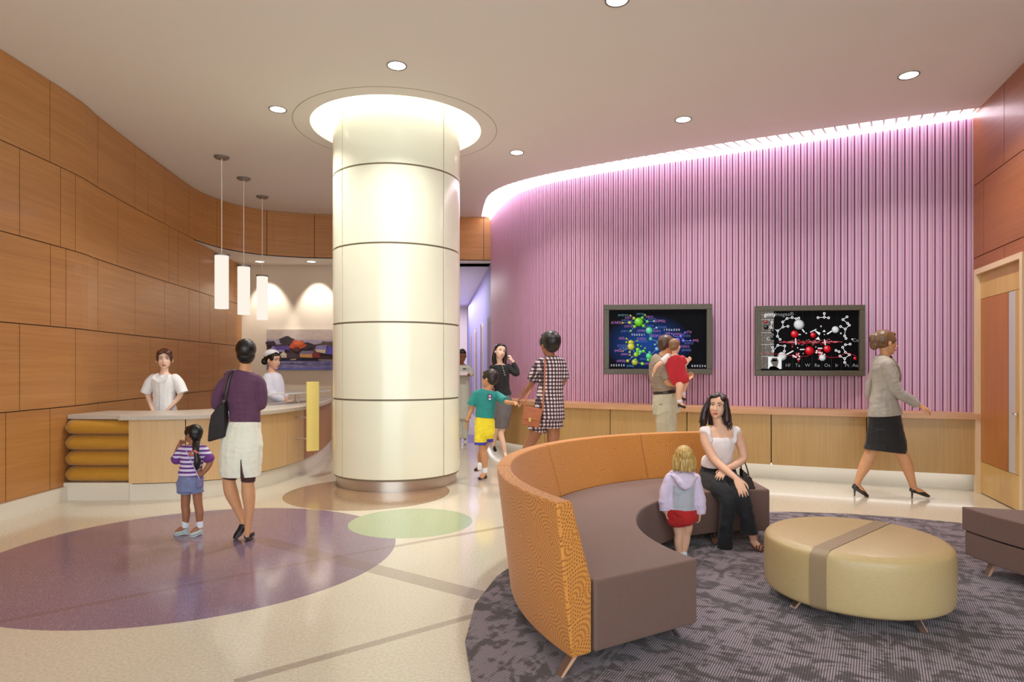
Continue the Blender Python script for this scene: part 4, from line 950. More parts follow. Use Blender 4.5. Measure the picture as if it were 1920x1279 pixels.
wb = clothm('white_blouse', (240, 242, 246), .05)
f.cloth('blouse', wb, [[(308, 703, 13, 0, 8), (308, 709, 23, 0, 11), (308, 718, 24, 0, 13), (308, 732, 20, 0, 13.5), (308, 750, 19, 0, 13), (308, 780, 24, 0, 15), (308, 790, 24, 0, 15)]], [[(308-20, 709.5, 7.6), (308-27, 718, 8.2), (308-35, 737, 8.6)], [(308+20, 709.5, 7.6), (308+27, 718, 8.2), (308+35, 737, 8.6)]])
M = MB()
for k in (-1, 1): M.hexa([f.p(308+k*1, 717, -13.5), f.p(308+k*14, 709, -13), f.p(308+k*12, 702, -8), f.p(308+k*7, 700, -7)], [f.p(308+k*1, 717, -15), f.p(308+k*15, 709.5, -14.5), f.p(308+k*12, 701, -9.5), f.p(308+k*6.5, 699, -8.5)], wb)
M.tube([f.p(308, 716, -15.5), f.p(308, 735, -15.6), f.p(308, 770, -15.2)], [.004]*3, mat('placket', (208, 208, 204)), n=6); M.build('collar', f.root)
f.cloth('trousers', clothm('white_blouse', None), [[(308, 780, 22, 0, 14), (308, 800, 21, 0, 13)]], [[(298, 795, 11), (299, 850, 9), (300, 898, 7)], [(318, 795, 11), (317, 850, 9), (316, 898, 7)]])

# ---- nurse with cap in profile behind the far end of the desk
f = Fig(9.75, 'person in a white nurse cap and lilac-white uniform, in profile behind the desk', (512, 866), SK_L, 35, (512.5, 675.5), (1, -.35, -.12))
f.neck((508, 700), 6)
f.tube(f.b, [(508, 697, 8, 0, 7), (510, 706, 13, 0, 15), (514, 720, 15, 0, 15), (516, 740, 13, 0, 14), (515, 760, 14, 0, 15), (514, 775, 12, 0, 12)])
f.limb(f.b, [(507, 708, 6, -14), (512, 735, 5.5, -17), (530, 748, 4.2, -12), (538, 750, 3.6, -6)]); f.limb(f.b, [(513, 708, 6, 14), (518, 735, 5, 16), (534, 748, 4, 8)])
f.hand((538, 750, -5), (549, 752, 2), 1, (0, -.2, 1), 15, .16)
for k in (-1, 1): f.limb(f.b, [(513, 770, 8, k*7), (512, 815, 6.5, k*7), (512, 857, 4, k*7)]); f.shoe('shoe', clothm('white_shoe', (220, 220, 220)), (509, 862, k*7), (524, 864, k*7), 4, 4)
f.body(); f.face(brow=(30, 20, 18), open_=.7)
hk = hairm('black', (24, 18, 18))
f.hair(hk, [(0, .15, .30, .28, .17, .13), (-.29, .1, .14, .06, .16, .17), (.29, .1, .14, .06, .16, .17), (0, -.55, -.12, .2, .17, .2)])
lw = clothm('lilac_white', (226, 226, 240), .05)
f.cloth('uniform', lw, [[(508, 699, 10, 0, 9), (509, 706, 16, 0, 17), (513, 720, 18, 0, 17), (516, 740, 17, 0, 16), (515, 765, 19, 0, 17), (514, 820, 20, 0, 19)]], [[(507, 709, 8, -14), (511, 735, 8, -18), (528, 747, 7, -13), (534, 749, 6, -9)], [(513, 709, 8, 14), (520, 736, 8, 16), (533, 748, 6, 9)]])
a = Acc(); s_ = f
a.add(loft([f.h(0, -.34, .20), f.h(0, -.18, .34), f.h(0, .02, .40), f.h(0, .14, .41)], [(.36*f.hh, .26*f.hh), (.40*f.hh, .24*f.hh), (.36*f.hh, .16*f.hh), (.25*f.hh, .05*f.hh)], 18, tuple(f.R.col[0]), 4)); fuse('nurse_cap', a, f.vx, clothm('cap_white', (240, 240, 242), .03), f.root, 2)

# ---- woman in the purple cardigan and white skirt, back to us
f = Fig(5.3, 'person with short black hair in a purple top and white skirt, seen from behind', (457, 1014), SK_M, 44, (461, 660), (-.42, 1, .08))
f.neck((459, 697), 9.5)
f.tube(f.b, [(459, 694, 9, 0, 8), (458, 700, 22, 0, 12), (456, 708, 33, 0, 16), (454, 725, 32, 0, 19), (456, 745, 29, 0, 19), (458, 770, 26, 0, 18), (457, 795, 30, 0, 20), (454, 820, 35, 0, 23), (452, 850, 34, 0, 24), (452, 862, 14, 0, 14)])
f.limb(f.b, [(429, 713, 7.5), (411, 738, 9.5), (408, 762, 8), (420, 762, 7, 16), (445, 750, 5.5, 26)]); f.limb(f.b, [(483, 713, 7.5), (490, 737, 9.5), (486, 760, 8, 4), (470, 758, 6.5, 22), (452, 752, 5.5, 27)])
f.hand((446, 750, 26), (468, 742, 28), 1, (0, 1, .2), 20, .17); f.hand((452, 754, 29), (430, 750, 30), -1, (0, 1, .2), 20, .17)
f.limb(f.b, [(437, 855, 17), (432, 885, 13.5), (429.5, 902, 11.5), (433, 925, 12.3, 2), (441, 950, 9, 6), (449, 972, 6.2, 8), (452, 982, 6, 8)]); f.limb(f.b, [(468, 855, 17), (466, 885, 13), (464.5, 905, 11.3), (466, 928, 12.2), (467.5, 955, 9), (465, 985, 6.2), (464, 1003, 6)])
f.foot((453, 984, 8), (438, 1008, 18), 6); f.foot((464, 1004, 0), (458, 1008, 30), 6.5)
f.body(); f.face(brow=(30, 22, 20))
f.hair(hk, [(0, -.22, -.05, .31, .3, .36), (0, -.24, -.14, .37, .34, .32), (0, -.2, -.3, .3, .24, .2), (0, .12, .34, .24, .18, .12), (.3, .0, .05, .06, .12, .2), (-.3, .0, .05, .06, .12, .2), (.05, -.42, .1, .26, .14, .24)], cap_r=(.42, .48, .45))
pu = clothm('purple_knit', (92, 54, 84), .12)
f.cloth('cardigan', pu, [[(459, 695, 14, 0, 11), (458, 700, 26, 0, 14), (456, 708, 35, 0, 17), (454, 725, 34, 0, 20), (456, 745, 31, 0, 20), (459, 770, 28, 0, 19.5), (459, 794, 28, 0, 20.5)]],
        [[(431, 712, 9), (421, 719, 10), (411, 738, 10.6), (407, 760, 9.5, 2), (420, 762, 8.5, 18), (445, 752, 6.5, 27)], [(482, 712, 9), (488, 720, 9.6), (491, 737, 10), (487, 760, 9, 5), (470, 758, 8, 23), (452, 752, 6.5, 28)]], grow=.004, fold=.006)
ws = clothm('ivory_skirt', (232, 232, 216), .06)
def slit(c): return 0
f.cloth('skirt', ws, [[(459, 786, 26, 0, 19), (459, 793, 29, 0, 21.5), (457, 805, 32, 0, 23), (454, 825, 38, 0, 26), (452, 850, 39, 0, 27), (451, 875, 38, 0, 26), (451, 893, 36.5, 0, 24)]], grow=.003, fold=.005)
M = MB(); M.tube([f.p(463, 858, -27.5), f.p(464, 880, -26.6), f.p(465, 893, -25)], [(.002, .004), (.009, .006), (.016, .006)], mat('slit_shade_dark', (70, 44, 42), rough=.9), side=(1, 0, 0), n=8); M.build('skirt_slit', f.root)  # dark strip laid on the skirt as the shade inside the slit
f.cloth('skin_shade_band', clothm('skin_shade_brown', (72, 42, 40)), [], [[(434, 880, 14), (430.5, 898, 12.5)], [(467, 880, 13.5), (465, 903, 12.5)]], grow=.001, fold=0)  # dark brown bands stand in for shaded skin below the hem
sb = mat('black_suede', (26, 24, 26), rough=.6); so = mat('grey_sole', (120, 110, 104), rough=.7)
f.shoe('shoe', sb, (455, 985, 6), (434, 1013, 16), 8, 7.5, sole=so); f.shoe('shoe', sb, (465, 1004, -3), (457, 1009, 34), 9, 8, sole=so)
# her shoulder bag
bag = empty('shoulder_bag', tuple(f.p(425, 824, -6)), 'soft black shoulder bag on the purple-topped person\'s left side', 'bag'); b2 = f
M = MB(); bm_ = mat('black_nylon', (34, 30, 32), rough=.7, var=.2, nscale=(12, 12, 12), bump=.3)
F_ = [(431, 752), (432, 785), (431.5, 816), (401, 825), (403, 800), (407, 777), (420, 760)]
fr = [f.p(x, y, -26+(450-x)*.0) for x, y in F_]; bk_ = [f.p(x, y, -6) for x, y in F_]; mid = [f.p(416+(x-416)*1.06, 792+(y-792)*1.05, -16) for x, y in F_]; n = len(F_)
vs = fr+mid+bk_; fs = [tuple(range(n))[::-1], tuple(range(2*n, 3*n))]
for i in range(n): j = (i+1) % n; fs += [(i, j, n+j, n+i), (n+i, n+j, 2*n+j, 2*n+i)]
M.add(vs, fs, bm_); M.build('pouch', bag, bevel=.008)
M = MB(); M.tube([f.p(428, 756, -19), f.p(434, 735, -23), f.p(438, 712, -21), f.p(441, 696, -14), f.p(443, 694, 2), f.p(441, 706, 16)], [(.012, .003)]*6, mat('black_strap', (40, 36, 36), rough=.4), side=(1, 0, 0)); M.build('strap', bag, smooth=True)
M = MB(); M.lathe([(.007, -.002), (.010, 0), (.007, .002)], tuple(f.p(430, 751, -25)), M_steel, n=16, M=Matrix.Rotation(R_(90), 3, 'X')); M.build('buckle', bag)

# ---- little girl with the striped shirt
f = Fig(5.5, 'child with long black braid, purple striped shirt and denim shorts, seen from behind', (354, 1003), SK_D, 34, (360, 814), (-1, .25, .05), name='child')
f.neck((362, 836), 6.5)
T = [(362, 833, 8, 0, 8), (362, 839, 19, 0, 12), (362, 848, 20, 0, 14), (360, 865, 19, 0, 15), (359, 882, 19.5, 0, 15), (358, 900, 19, 0, 14), (358, 910, 17, 0, 12), (358, 915, 8, 0, 8)]
f.tube(f.b, T)
f.limb(f.b, [(343, 843, 6.5), (332, 857, 6), (325, 865, 5.4, 4), (328, 850, 4.8, 6), (332.5, 835, 3.8, 8)]); f.hand((332.5, 835, 8), (340, 823, 6), -1, (-.5, .6, .6), 55, .095)
f.limb(f.b, [(382, 843, 6.5), (390, 856, 6), (394, 867, 5.4), (390, 878, 4.8, -5), (385, 885, 4, -8)]); f.hand((385, 885, -8), (379, 889, -10), 1, (0, -1, 0), 70, .09)
f.limb(f.b, [(349, 915, 9), (348, 940, 8.2), (347.5, 950, 7.6), (349, 962, 7.6), (347.5, 985, 5)]); f.limb(f.b, [(369, 915, 9), (371, 940, 8), (372.5, 950, 7.5), (374, 963, 7.4), (374.5, 985, 5)])
f.foot((347, 988, 0), (330, 999, -2), 5); f.foot((374, 988, 0), (364, 999, -12), 5)
f.body(); f.face(brow=(24, 16, 14), lips=(150, 84, 72))
f.hair(hk, [(0, -.28, -.02, .34, .30, .38), (0, -.3, -.3, .2, .22, .25), (0, .14, .34, .25, .18, .12), (.28, .1, .12, .07, .16, .2), (-.28, .1, .12, .07, .16, .2)], cap_r=(.38, .46, .42))
M = MB()
pts = [f.p(371, 829, -6), f.p(374, 840, -14), f.p(376, 850, -16), f.p(378, 862, -16), f.p(376, 873, -14), f.p(375, 880, -12)]
a = Acc(); a.add(loft(pts, [7*f.q, 6*f.q, 4*f.q, 6*f.q, 5*f.q, 2*f.q], 12, None, 4)); fuse('ponytail', a, f.vx, hk, f.root, 2)
M.tube([f.p(372+7*math.cos(t), 847+4*math.sin(t), -17+4*math.sin(t*2)) for t in [k*.7 for k in range(10)]], [2.0*f.q]*10, mat('orange_scrunchie', (206, 116, 92), rough=.8), n=8, sub=2); M.build('scrunchie', f.root, smooth=True)
def banded(name, cols, axis, period, duty=.5, rough=.85):
    m = mat(name, cols[0], rough=rough); t = NT(m); o = t.obj(); x, y, z = t.sep(o); v = {'x': x, 'z': z}[axis]
    g = t.math('FRACT', t.math('DIVIDE', v, period)); t.color(t.mix(t.math('LESS_THAN', g, duty), lin(cols[0]), lin(cols[1]))); return m
st = banded('striped_jersey', [(214, 208, 232), (104, 54, 132)], 'z', .036, .48)
f.cloth('striped_shirt', st, [[(362, 834, 12, 0, 10), (362, 839, 21, 0, 13), (362, 848, 22, 0, 15), (360, 865, 20, 0, 16), (358, 880, 20, 0, 16), (357, 891, 23, 0, 19)]], [[(343, 843, 7.5), (335, 853, 8), (330, 862, 8.5, 1)], [(382, 843, 7.5), (388, 853, 8), (391, 860, 8.5)]], grow=.003, fold=.004)
f.cloth('sleeve_trim', clothm('violet_trim', (108, 50, 128)), [], [[(331, 861, 8.6, 1), (329, 864, 8.6, 1)], [(391, 859, 8.6), (392.5, 863, 8.4)]], grow=.008, fold=0)
dn = clothm('pale_denim', (122, 132, 172), .3)
f.cloth('denim_shorts', dn, [[(358, 886, 20.5, 0, 16), (358, 900, 23, 0, 18), (357, 912, 24, 0, 18), (357, 920, 22, 0, 17)]], [[(348, 908, 12.5), (345.5, 925, 13)], [(368, 908, 12.5), (370, 924, 12)]], grow=.002, fold=.008)
for x in (347.5, 374.5): f.cloth('sock', clothm('white_sock', (226, 230, 240)), [], [[(x, 978, 5.8), (x, 990, 5.6)]], grow=.001, fold=0)
sn = mat('pale_grey_trainer', (168, 184, 186), rough=.6)
f.shoe('shoe', sn, (351, 996, 1), (328, 1000, -2), 6.5, 7.5, sole=mat('white_sole', (220, 222, 220), rough=.6)); f.shoe('shoe', sn, (377, 996, 2), (363, 1000, -14), 6.5, 7.5, sole=mat('white_sole', None))
pu_ = empty('small_purse', tuple(f.p(383, 912, -18)), 'tiny lilac purse on a thin strap at the braided child\'s hip', 'purse')
M = MB(); c = f.p(383, 903, -17); M.box(c, (.042, .03, .07), mat('lilac_vinyl', (122, 112, 160), rough=.5)); M.build('pouch', pu_, bevel=.008)
M = MB(); M.tube([f.p(383, 897, -18), f.p(378, 885, -18), f.p(370, 866, -19), f.p(360, 848, -17), f.p(352, 838, -10), f.p(352, 838, 2)], [.0035]*6, mat('lilac_strap', (196, 184, 220), rough=.5), n=8); M.build('strap', pu_, smooth=True)

# ---- boy in the green t-shirt
f = Fig(8.17, 'child in a teal t-shirt and yellow shorts walking away beside the column', (905, 900), SK_T, 36, (917, 711), (-1, .55, -.05), name='child')
f.neck((914, 733), 6)
f.tube(f.b, [(914, 729, 7, 0, 7), (913, 735, 17, 0, 10), (912, 744, 19, 0, 12), (911, 760, 16.5, 0, 12), (910, 780, 16.5, 0, 12), (909, 795, 16, 0, 12), (909, 804, 13, 0, 10), (909, 808, 6, 0, 6)])
f.limb(f.b, [(893, 739, 5.5), (887, 758, 4.8), (884, 768, 4.2), (878, 782, 3.6, -2), (874.5, 791, 3, -3)]); f.hand((874.5, 791, -3), (871, 806, -4), 1, (-1, -.3, 0), 35, .13)
f.limb(f.b, [(931, 740, 5.5), (942, 748, 4.8, -12), (951, 753, 4.2, -26), (966, 753, 3.2, -44)]); f.hand((966, 753, -44), (977, 755.5, -58), 1, (0, -.3, 1), 30, .12)
f.limb(f.b, [(903, 808, 8), (904, 835, 7.2), (905, 845, 6.8), (908, 858, 6.8), (909, 884, 4.2)]); f.limb(f.b, [(914, 808, 8, 6), (909, 838, 6.6, 14), (902, 850, 6.3, 18), (900, 862, 6, 22), (900, 878, 4, 26)])
f.foot((909, 888, 0), (901, 897, -5), 5); f.foot((900, 880, 24), (889, 886, 22), 5)
f.body(); f.face(brow=(30, 22, 18), lips=(160, 90, 74))
f.hair(hairm('dark_brown', (44, 30, 24)), [(0, -.22, .0, .32, .3, .32), (0, .13, .33, .25, .18, .13), (.29, .08, .14, .06, .14, .15), (-.29, .08, .14, .06, .14, .15)])
f.cloth('t_shirt', clothm('teal', (34, 136, 132), .12), [[(914, 731, 11, 0, 9), (913, 736, 19, 0, 12), (912, 745, 20, 0, 13), (911, 760, 17.5, 0, 13), (909, 783, 18, 0, 14)]], [[(893, 739, 6.5), (888, 750, 8), (885, 760, 9)], [(931, 740, 6.5), (941, 747, 7.5, -11), (948, 751, 7.2, -22)]], grow=.004, fold=.007)
M = MB(); M.box(f.p(919, 744, -14.5), (.05, .006, .075), mat('badge_navy', (40, 44, 90), rough=.5)); M.box(f.p(919, 742, -15), (.03, .006, .03), mat('badge_pink', (220, 150, 170), rough=.5)); M.box(f.p(919, 747.5, -15), (.03, .006, .02), mat('badge_white', (220, 220, 226), rough=.5)); M.build('back_badge', f.root)
yl = clothm('yellow_satin', (238, 218, 46), .08); bl_ = clothm('blue_trim', (66, 60, 170))
f.cloth('shorts', [yl, bl_], [[(909, 781, 17, 0, 13), (909, 795, 18.5, 0, 14), (909, 808, 18.8, 0, 14.5), (909, 818, 17, 0, 13)]], [[(902, 800, 11.5), (901, 834, 11.5)], [(917, 800, 10.5, 4), (914, 828, 10.5, 8)]], grow=.003, fold=.007, paint=lambda c, f=f: 1 if c.z < f.p(0, 828.5).z and c.x < f.p(913, 0).x or c.z < f.p(0, 823).z and c.x > f.p(913, 0).x else 0)
for x, y, d in ((909, 878, 0), (900, 872, 25)): f.cloth('sock', clothm('white_sock', None), [], [[(x, y, 5), (x, y+9, 5)]], grow=.001, fold=0)
f.shoe('sandal', sb, (912, 893, 0), (897, 897, -5), 5, 5, sole=mat('tan_sole', (150, 120, 90))); f.shoe('sandal', sb, (903, 880, 24), (888, 885, 20), 5, 5, sole=mat('tan_sole', None))
M = MB(); M.lathe([(3.4*f.q, -.004), (3.7*f.q, 0), (3.4*f.q, .004)], tuple(f.p(875, 789.5, -3)), sb, n=16, M=Matrix.Rotation(R_(25), 3, 'Y')); M.build('wristwatch', f.root)

# ---- woman on the phone
f = Fig(9.95, 'person in a black button top and grey skirt laughing into a phone', (937, 862), SK_P, 31, (938, 660), (.45, -1, .12), roll=-12)
f.neck((938, 684), 5)
f.tube(f.b, [(938, 682, 7, 0, 6), (938, 688, 15, 0, 8), (938, 698, 16, 0, 10), (939, 712, 14.5, 0, 11), (941, 728, 13, 0, 10), (942, 742, 16, 0, 11), (942, 758, 17.5, 0, 13), (941, 770, 16, 0, 12), (941, 776, 8, 0, 7)])
f.limb(f.b, [(953, 688, 5), (962, 697, 4.6, -3), (969, 701, 4.2, -3), (967, 690, 3.8, -3), (961, 677, 2.8, -2)]); f.hand((961, 677, -2), (953, 661, -4), -1, (1, -.4, .3), 40, .16)
f.limb(f.b, [(923, 690, 5), (919, 712, 4.5), (920, 730, 4, -3), (922, 748, 3, -6)]); f.hand((922, 748, -6), (923, 763, -8), 1, (-1, 0, 0), 20, .17)
f.limb(f.b, [(935, 770, 9), (933, 800, 6.8), (929, 812, 6, 4), (926, 825, 5.2, 8), (925, 838, 3.2, 12)]); f.limb(f.b, [(946, 770, 9), (942, 800, 6.8, -2), (939, 812, 6, -5), (943, 830, 5.2, -7), (947, 848, 3.2, -8)])
f.foot((925, 839, 12), (928, 846, 6), 3.3); f.foot((947, 849, -8), (949, 857, -18), 3.3)
f.body(); f.face(brow=(50, 34, 28), smile=2, teeth=True, lips=(196, 84, 84), open_=.75)
hd = hairm('long_dark', (48, 32, 30))
f.hair(hd, [(0, .12, .36, .27, .2, .11), (-.3, .02, .1, .09, .22, .3)], [[(-.28, .05, .1, (.1, .16)), (-.36, -.05, -.3, (.12, .18)), (-.40, -.05, -.7, (.13, .14)), (-.34, -.02, -1.0, (.06, .08))], [(0, -.35, .0, (.33, .14)), (0, -.36, -.4, (.32, .12)), (0, -.3, -.85, (.25, .08))], [(.3, -.1, .1, (.08, .16)), (.34, -.16, -.3, (.08, .14)), (.3, -.2, -.7, (.06, .1))]])
bt = clothm('black_jersey', (24, 25, 32), .15)
f.cloth('top', bt, [[(938, 684, 10, 0, 8), (938, 688, 17, 0, 10), (938, 698, 17.5, 0, 12), (939, 712, 16, 0, 13), (941, 728, 14.5, 0, 12), (943, 742, 17, 0, 13)]], [[(953, 688, 6), (962, 697, 6, -3), (969, 700.5, 5.6, -5), (967, 690, 4.8, -3), (962, 680, 3.8, -2)], [(923, 690, 6), (918, 712, 5.6), (920, 730, 5, -3), (922, 746, 4, -6)]], grow=.002)
M = MB()
for k in range(5): M.ball(f.p(942+k*1.2, 686+k*4.2, -12.5-.5*k), .008, mat('pearl_button', (226, 222, 220), rough=.3), nu=8, nv=6)
M.build('buttons', f.root)
f.cloth('skirt', clothm('grey_wool', (112, 108, 112), .15), [[(942, 738, 15.5, 0, 12), (942, 755, 18.5, 0, 14.5), (940, 780, 17.5, 0, 14), (938, 803, 14.5, 0, 12)]], grow=.002)
f.shoe('pump', sb, (925, 838, 13), (929, 847, 3), 3.6, 3.8, heelpin=False); f.shoe('pump', sb, (946, 850, -7), (950, 859, -19), 3.6, 3.8, heelpin=True)
ph = empty('mobile_phone', tuple(f.p(949, 667, -6)), 'slim phone held to the laughing person\'s ear', 'phone')
M = MB(); M.box(f.p(951, 667, -2), (.02, .06, .13), M_black, Matrix.Rotation(R_(-16), 3, 'Y')); M.build('case', ph, bevel=.004)

# ---- person in checked shirt holding the boy's hand
f = Fig(7.4, 'person with cropped black hair in checked shirt and shorts, holding a child\'s hand', (1012, 922), SK_D, 45, (1029, 646), (-.6, 1, -.05))
f.neck((1034, 670), 8)
f.tube(f.b, [(1034, 667, 9, 0, 8), (1034, 674, 19, 0, 11), (1033, 684, 23, 0, 14), (1032, 705, 22, 0, 15), (1031, 730, 18, 0, 14), (1029, 755, 20, 0, 15), (1026, 780, 22, 0, 15), (1024, 790, 20, 0, 14), (1024, 796, 10, 0, 9)])
f.limb(f.b, [(1014, 680, 7.5), (1006, 700, 7, 10), (999, 718, 6, 22), (990, 730, 5.4, 34), (980, 743, 3.8, 50)]); f.hand((980, 743, 50), (968, 760, 60), 1, (-.5, -.2, .8), 28, .17)
f.limb(f.b, [(1052, 681, 7.5), (1056, 700, 7, 2), (1055, 718, 6, 4), (1045, 728, 5.4, 20), (1035, 732, 3.8, 30)]); f.hand((1035, 732, 30), (1020, 734, 34), -1, (0, 1, 0), 30, .17)
f.limb(f.b, [(1012, 790, 13, 0), (1000, 818, 12, 0), (990, 838, 9.8, 0), (984, 858, 9.5, 4), (982, 880, 7.5, 9), (982, 908, 5, 14)]); f.limb(f.b, [(1038, 790, 13, 2), (1037, 820, 12, -2), (1036, 842, 9.8, -5), (1038, 864, 9.5, -5), (1039, 885, 7, -3), (1040, 910, 5, -2)])
f.shoe('shoe', sb, (984, 913, 13), (974, 916, 38), 7, 6); f.shoe('shoe', sb, (1041, 915, -3), (1035, 918, 24), 7, 6)
f.body(); f.face(brow=(24, 18, 16))
f.hair(hk, [(0, -.25, .0, .35, .3, .36), (0, .13, .36, .27, .2, .14), (.31, .04, .1, .08, .16, .2), (-.31, .04, .1, .08, .16, .2), (.05, -.05, .48, .25, .28, .09)], cap_r=(.39, .47, .43))
def check(name):
    m = mat(name, (226, 214, 216), rough=.85); t = NT(m); o = t.obj(); x, y, z = t.sep(o)
    g1_ = t.math('LESS_THAN', t.math('FRACT', t.math('DIVIDE', t.math('ADD', x, t.math('MULTIPLY', y, .8)), .042)), .5); g2_ = t.math('LESS_THAN', t.math('FRACT', t.math('DIVIDE', z, .042)), .5)
    s_ = t.math('MULTIPLY', t.math('ADD', g1_, g2_), .5); c1 = t.mix(t.smooth(s_, 0, .5), lin((222, 206, 210)), lin((104, 84, 92))); t.color(t.mix(t.smooth(s_, .5, 1), c1, lin((36, 26, 32)))); return m
ck = check('gingham')
f.cloth('checked_shirt', ck, [[(1034, 668, 12, 0, 10), (1034, 674, 22, 0, 13), (1033, 685, 25, 0, 16), (1033, 705, 24, 0, 17), (1032, 730, 24, 0, 17), (1030, 760, 28, 0, 20), (1028, 786, 31, 0, 22)]], [[(1014, 680, 9), (1005, 698, 11, 8), (1001, 711, 12, 17)], [(1052, 681, 9), (1056, 698, 10, 2), (1056, 710, 10.5, 3)]], grow=.002, fold=.006)
f.cloth('checked_shorts', ck, [[(1026, 780, 27, 0, 19), (1024, 795, 30, 0, 20), (1024, 801, 27, 0, 18)]], [[(1011, 790, 17), (1006, 808, 18)], [(1038, 790, 17), (1039, 802, 17.5)]], grow=.002, fold=.006)
sat = empty('satchel', tuple(f.p(997, 798, -22)), 'tan leather satchel hanging at the checked-shirt person\'s hip', 'bag')
M = MB(); lt = mat('tan_leather', (170, 92, 44), rough=.42, var=.18, nscale=(14, 14, 14), bump=.15)
A_ = [(977, 794), (1009, 799), (1016, 767), (982, 760)]
M.hexa([f.p(*p_, -34) for p_ in A_], [f.p(*p_, -20) for p_ in A_], lt); M.build('bag_body', sat, bevel=.012)
M = MB(); B_ = [(978.5, 783), (1011, 787), (1017, 765), (982, 758.5)]; M.hexa([f.p(*p_, -36) for p_ in B_], [f.p(*p_, -33.5) for p_ in B_], lt); fl = M.build('flap', sat, bevel=.008)
M = MB(); M.box(f.p(992.5, 784, -37), (.03, .008, .045), mat('brass', (196, 160, 90), rough=.3, metal=.8)); M.build('clasp', sat, bevel=.003)
M = MB(); M.tube([f.p(1016, 768, -27), f.p(1018, 745, -24), f.p(1020, 712, -22), f.p(1020.5, 686, -19), f.p(1021, 672, -8), f.p(1020, 676, 10)], [(.009, .003)]*6, lt, side=(1, 0, 0)); M.tube([f.p(982, 760, -27), f.p(985, 748, -24), f.p(992, 736, -14), f.p(1000, 725, 0)], [(.009, .003)]*4, lt, side=(1, 0, 0)); M.build('strap', sat, smooth=True)

# ---- hospital worker glimpsed down the corridor
f = Fig(12.0, 'person in a pale green uniform reading, half hidden by the column, down the corridor', (867, 832), SK_D, 25, (866, 668), (.3, -1, -.35))
f.neck((867, 686), 4)
f.tube(f.b, [(867, 683, 6, 0, 5), (867, 690, 12, 0, 7), (867, 700, 12, 0, 8), (867, 715, 11, 0, 8), (867, 735, 13, 0, 9), (867, 750, 12, 0, 8)])
f.limb(f.b, [(878, 690, 4), (883, 700, 4), (880, 703, 3, -9), (876, 702.5, 2.4, -14)]); f.limb(f.b, [(856, 690, 4), (852, 703, 4), (858, 704, 3, -9), (864, 703, 2.4, -14)])
f.hand((877, 702, -14), (868, 701, -17), 1, (0, -.5, 1), 20, .17); f.hand((864, 703, -14), (872, 702, -17), -1, (0, -.5, 1), 20, .17)
for k in (-1, 1): f.limb(f.b, [(867+5*k, 748, 6), (867+5*k, 790, 4.5), (867+5*k, 822, 3)]); f.shoe('shoe', clothm('white_shoe', None), (867+5*k, 828, 2), (867+6*k, 829, -16), 4, 3.5)
f.body(); f.face(brow=(24, 18, 16)); f.hair(hk, [(0, -.2, .0, .32, .3, .3), (0, .14, .34, .26, .18, .14)])
mg = clothm('mint_uniform', (212, 222, 212), .06)
f.cloth('uniform', mg, [[(867, 685, 8, 0, 7), (867, 690, 14, 0, 9), (867, 702, 14, 0, 10), (867, 716, 13, 0, 10), (867, 745, 15.5, 0, 12), (867, 785, 16, 0, 12)]], [[(878, 690, 5), (884, 700, 5.2), (880, 703, 4, -9)], [(856, 690, 5), (851, 702, 5), (858, 704, 4, -9)]], grow=.002)
f.cloth('trousers', mg, [], [[(872, 780, 8), (872, 822, 5.5)], [(862, 780, 8), (862, 822, 5.5)]], grow=.001)
M = MB(); M.box(f.p(871.5, 691.5, -10.5), (.06, .006, .018), M_black); M.build('name_tag', f.root)
bk2 = empty('clipboard', tuple(f.p(868, 705, -18)), 'small white clipboard held by the uniformed person down the corridor', 'clipboard')
M = MB(); M.box(f.p(868, 700, -18), (.2, .16, .012), mat('paper_white', (236, 236, 232), rough=.7), Matrix.Rotation(R_(25), 3, 'X')); M.build('board', bk2)

# ---- man carrying a child
f = Fig(7.6, 'person with cropped brown hair and khaki trousers carrying a toddler, before the left screen', (1248, 916), SK_M, 40, (1252, 648), (1, .28, -.08))
f.neck((1241, 670), 9)
f.tube(f.b, [(1240, 667, 10, 0, 10), (1238, 675, 15, 0, 20), (1238, 690, 17.5, 0, 23), (1240, 710, 19, 0, 22), (1244, 732, 18, 0, 20), (1247, 750, 21, 0, 21), (1248, 772, 21, 0, 20), (1248, 785, 14, 0, 14)])
f.limb(f.b, [(1238, 682, 8, -18), (1242, 700, 7.5, -22), (1247, 716, 7, -24), (1266, 718, 6.2, -22), (1284, 714, 4.5, -16)]); f.hand((1284, 714, -16), (1296, 706, -6), 1, (0, -.3, -1), 40, .18)
f.limb(f.b, [(1243, 682, 8, 20), (1252, 705, 7.5, 24), (1262, 712, 6.5, 20), (1280, 700, 4.5, 8)]); f.hand((1280, 700, 8), (1287, 690, 0), -1, (1, 0, 0), 40, .17)
for k in (-1, 1): f.limb(f.b, [(1248, 780, 13, 10*k), (1250, 835, 9.5, 10*k), (1248, 860, 8.5, 10*k), (1246, 900, 5.5, 10*k)]); f.shoe('shoe', sb, (1243, 909, 10*k), (1268, 911, 11*k), 7, 6)
f.body(); f.face(brow=(70, 50, 40))
f.hair(hairm('cropped_brown', (92, 62, 48)), [(0, -.1, .22, .33, .36, .28), (0, -.25, .0, .31, .24, .28)], cap_r=(.342, .425, .375), cap_c=(0, -.095, .14))
f.cloth('checked_polo', banded('fine_check', [(158, 142, 124), (132, 112, 96)], 'z', .018), [[(1240, 668, 12, 0, 12), (1237, 676, 17, 0, 22), (1237, 690, 20, 0, 25), (1240, 710, 21.5, 0, 24), (1245, 733, 20, 0, 22)]], [[(1238, 682, 10.5, -18), (1242, 700, 11.5, -23), (1247, 709, 12, -25)], [(1243, 682, 10.5, 20), (1251, 704, 10.5, 25)]], grow=.002, fold=.008)
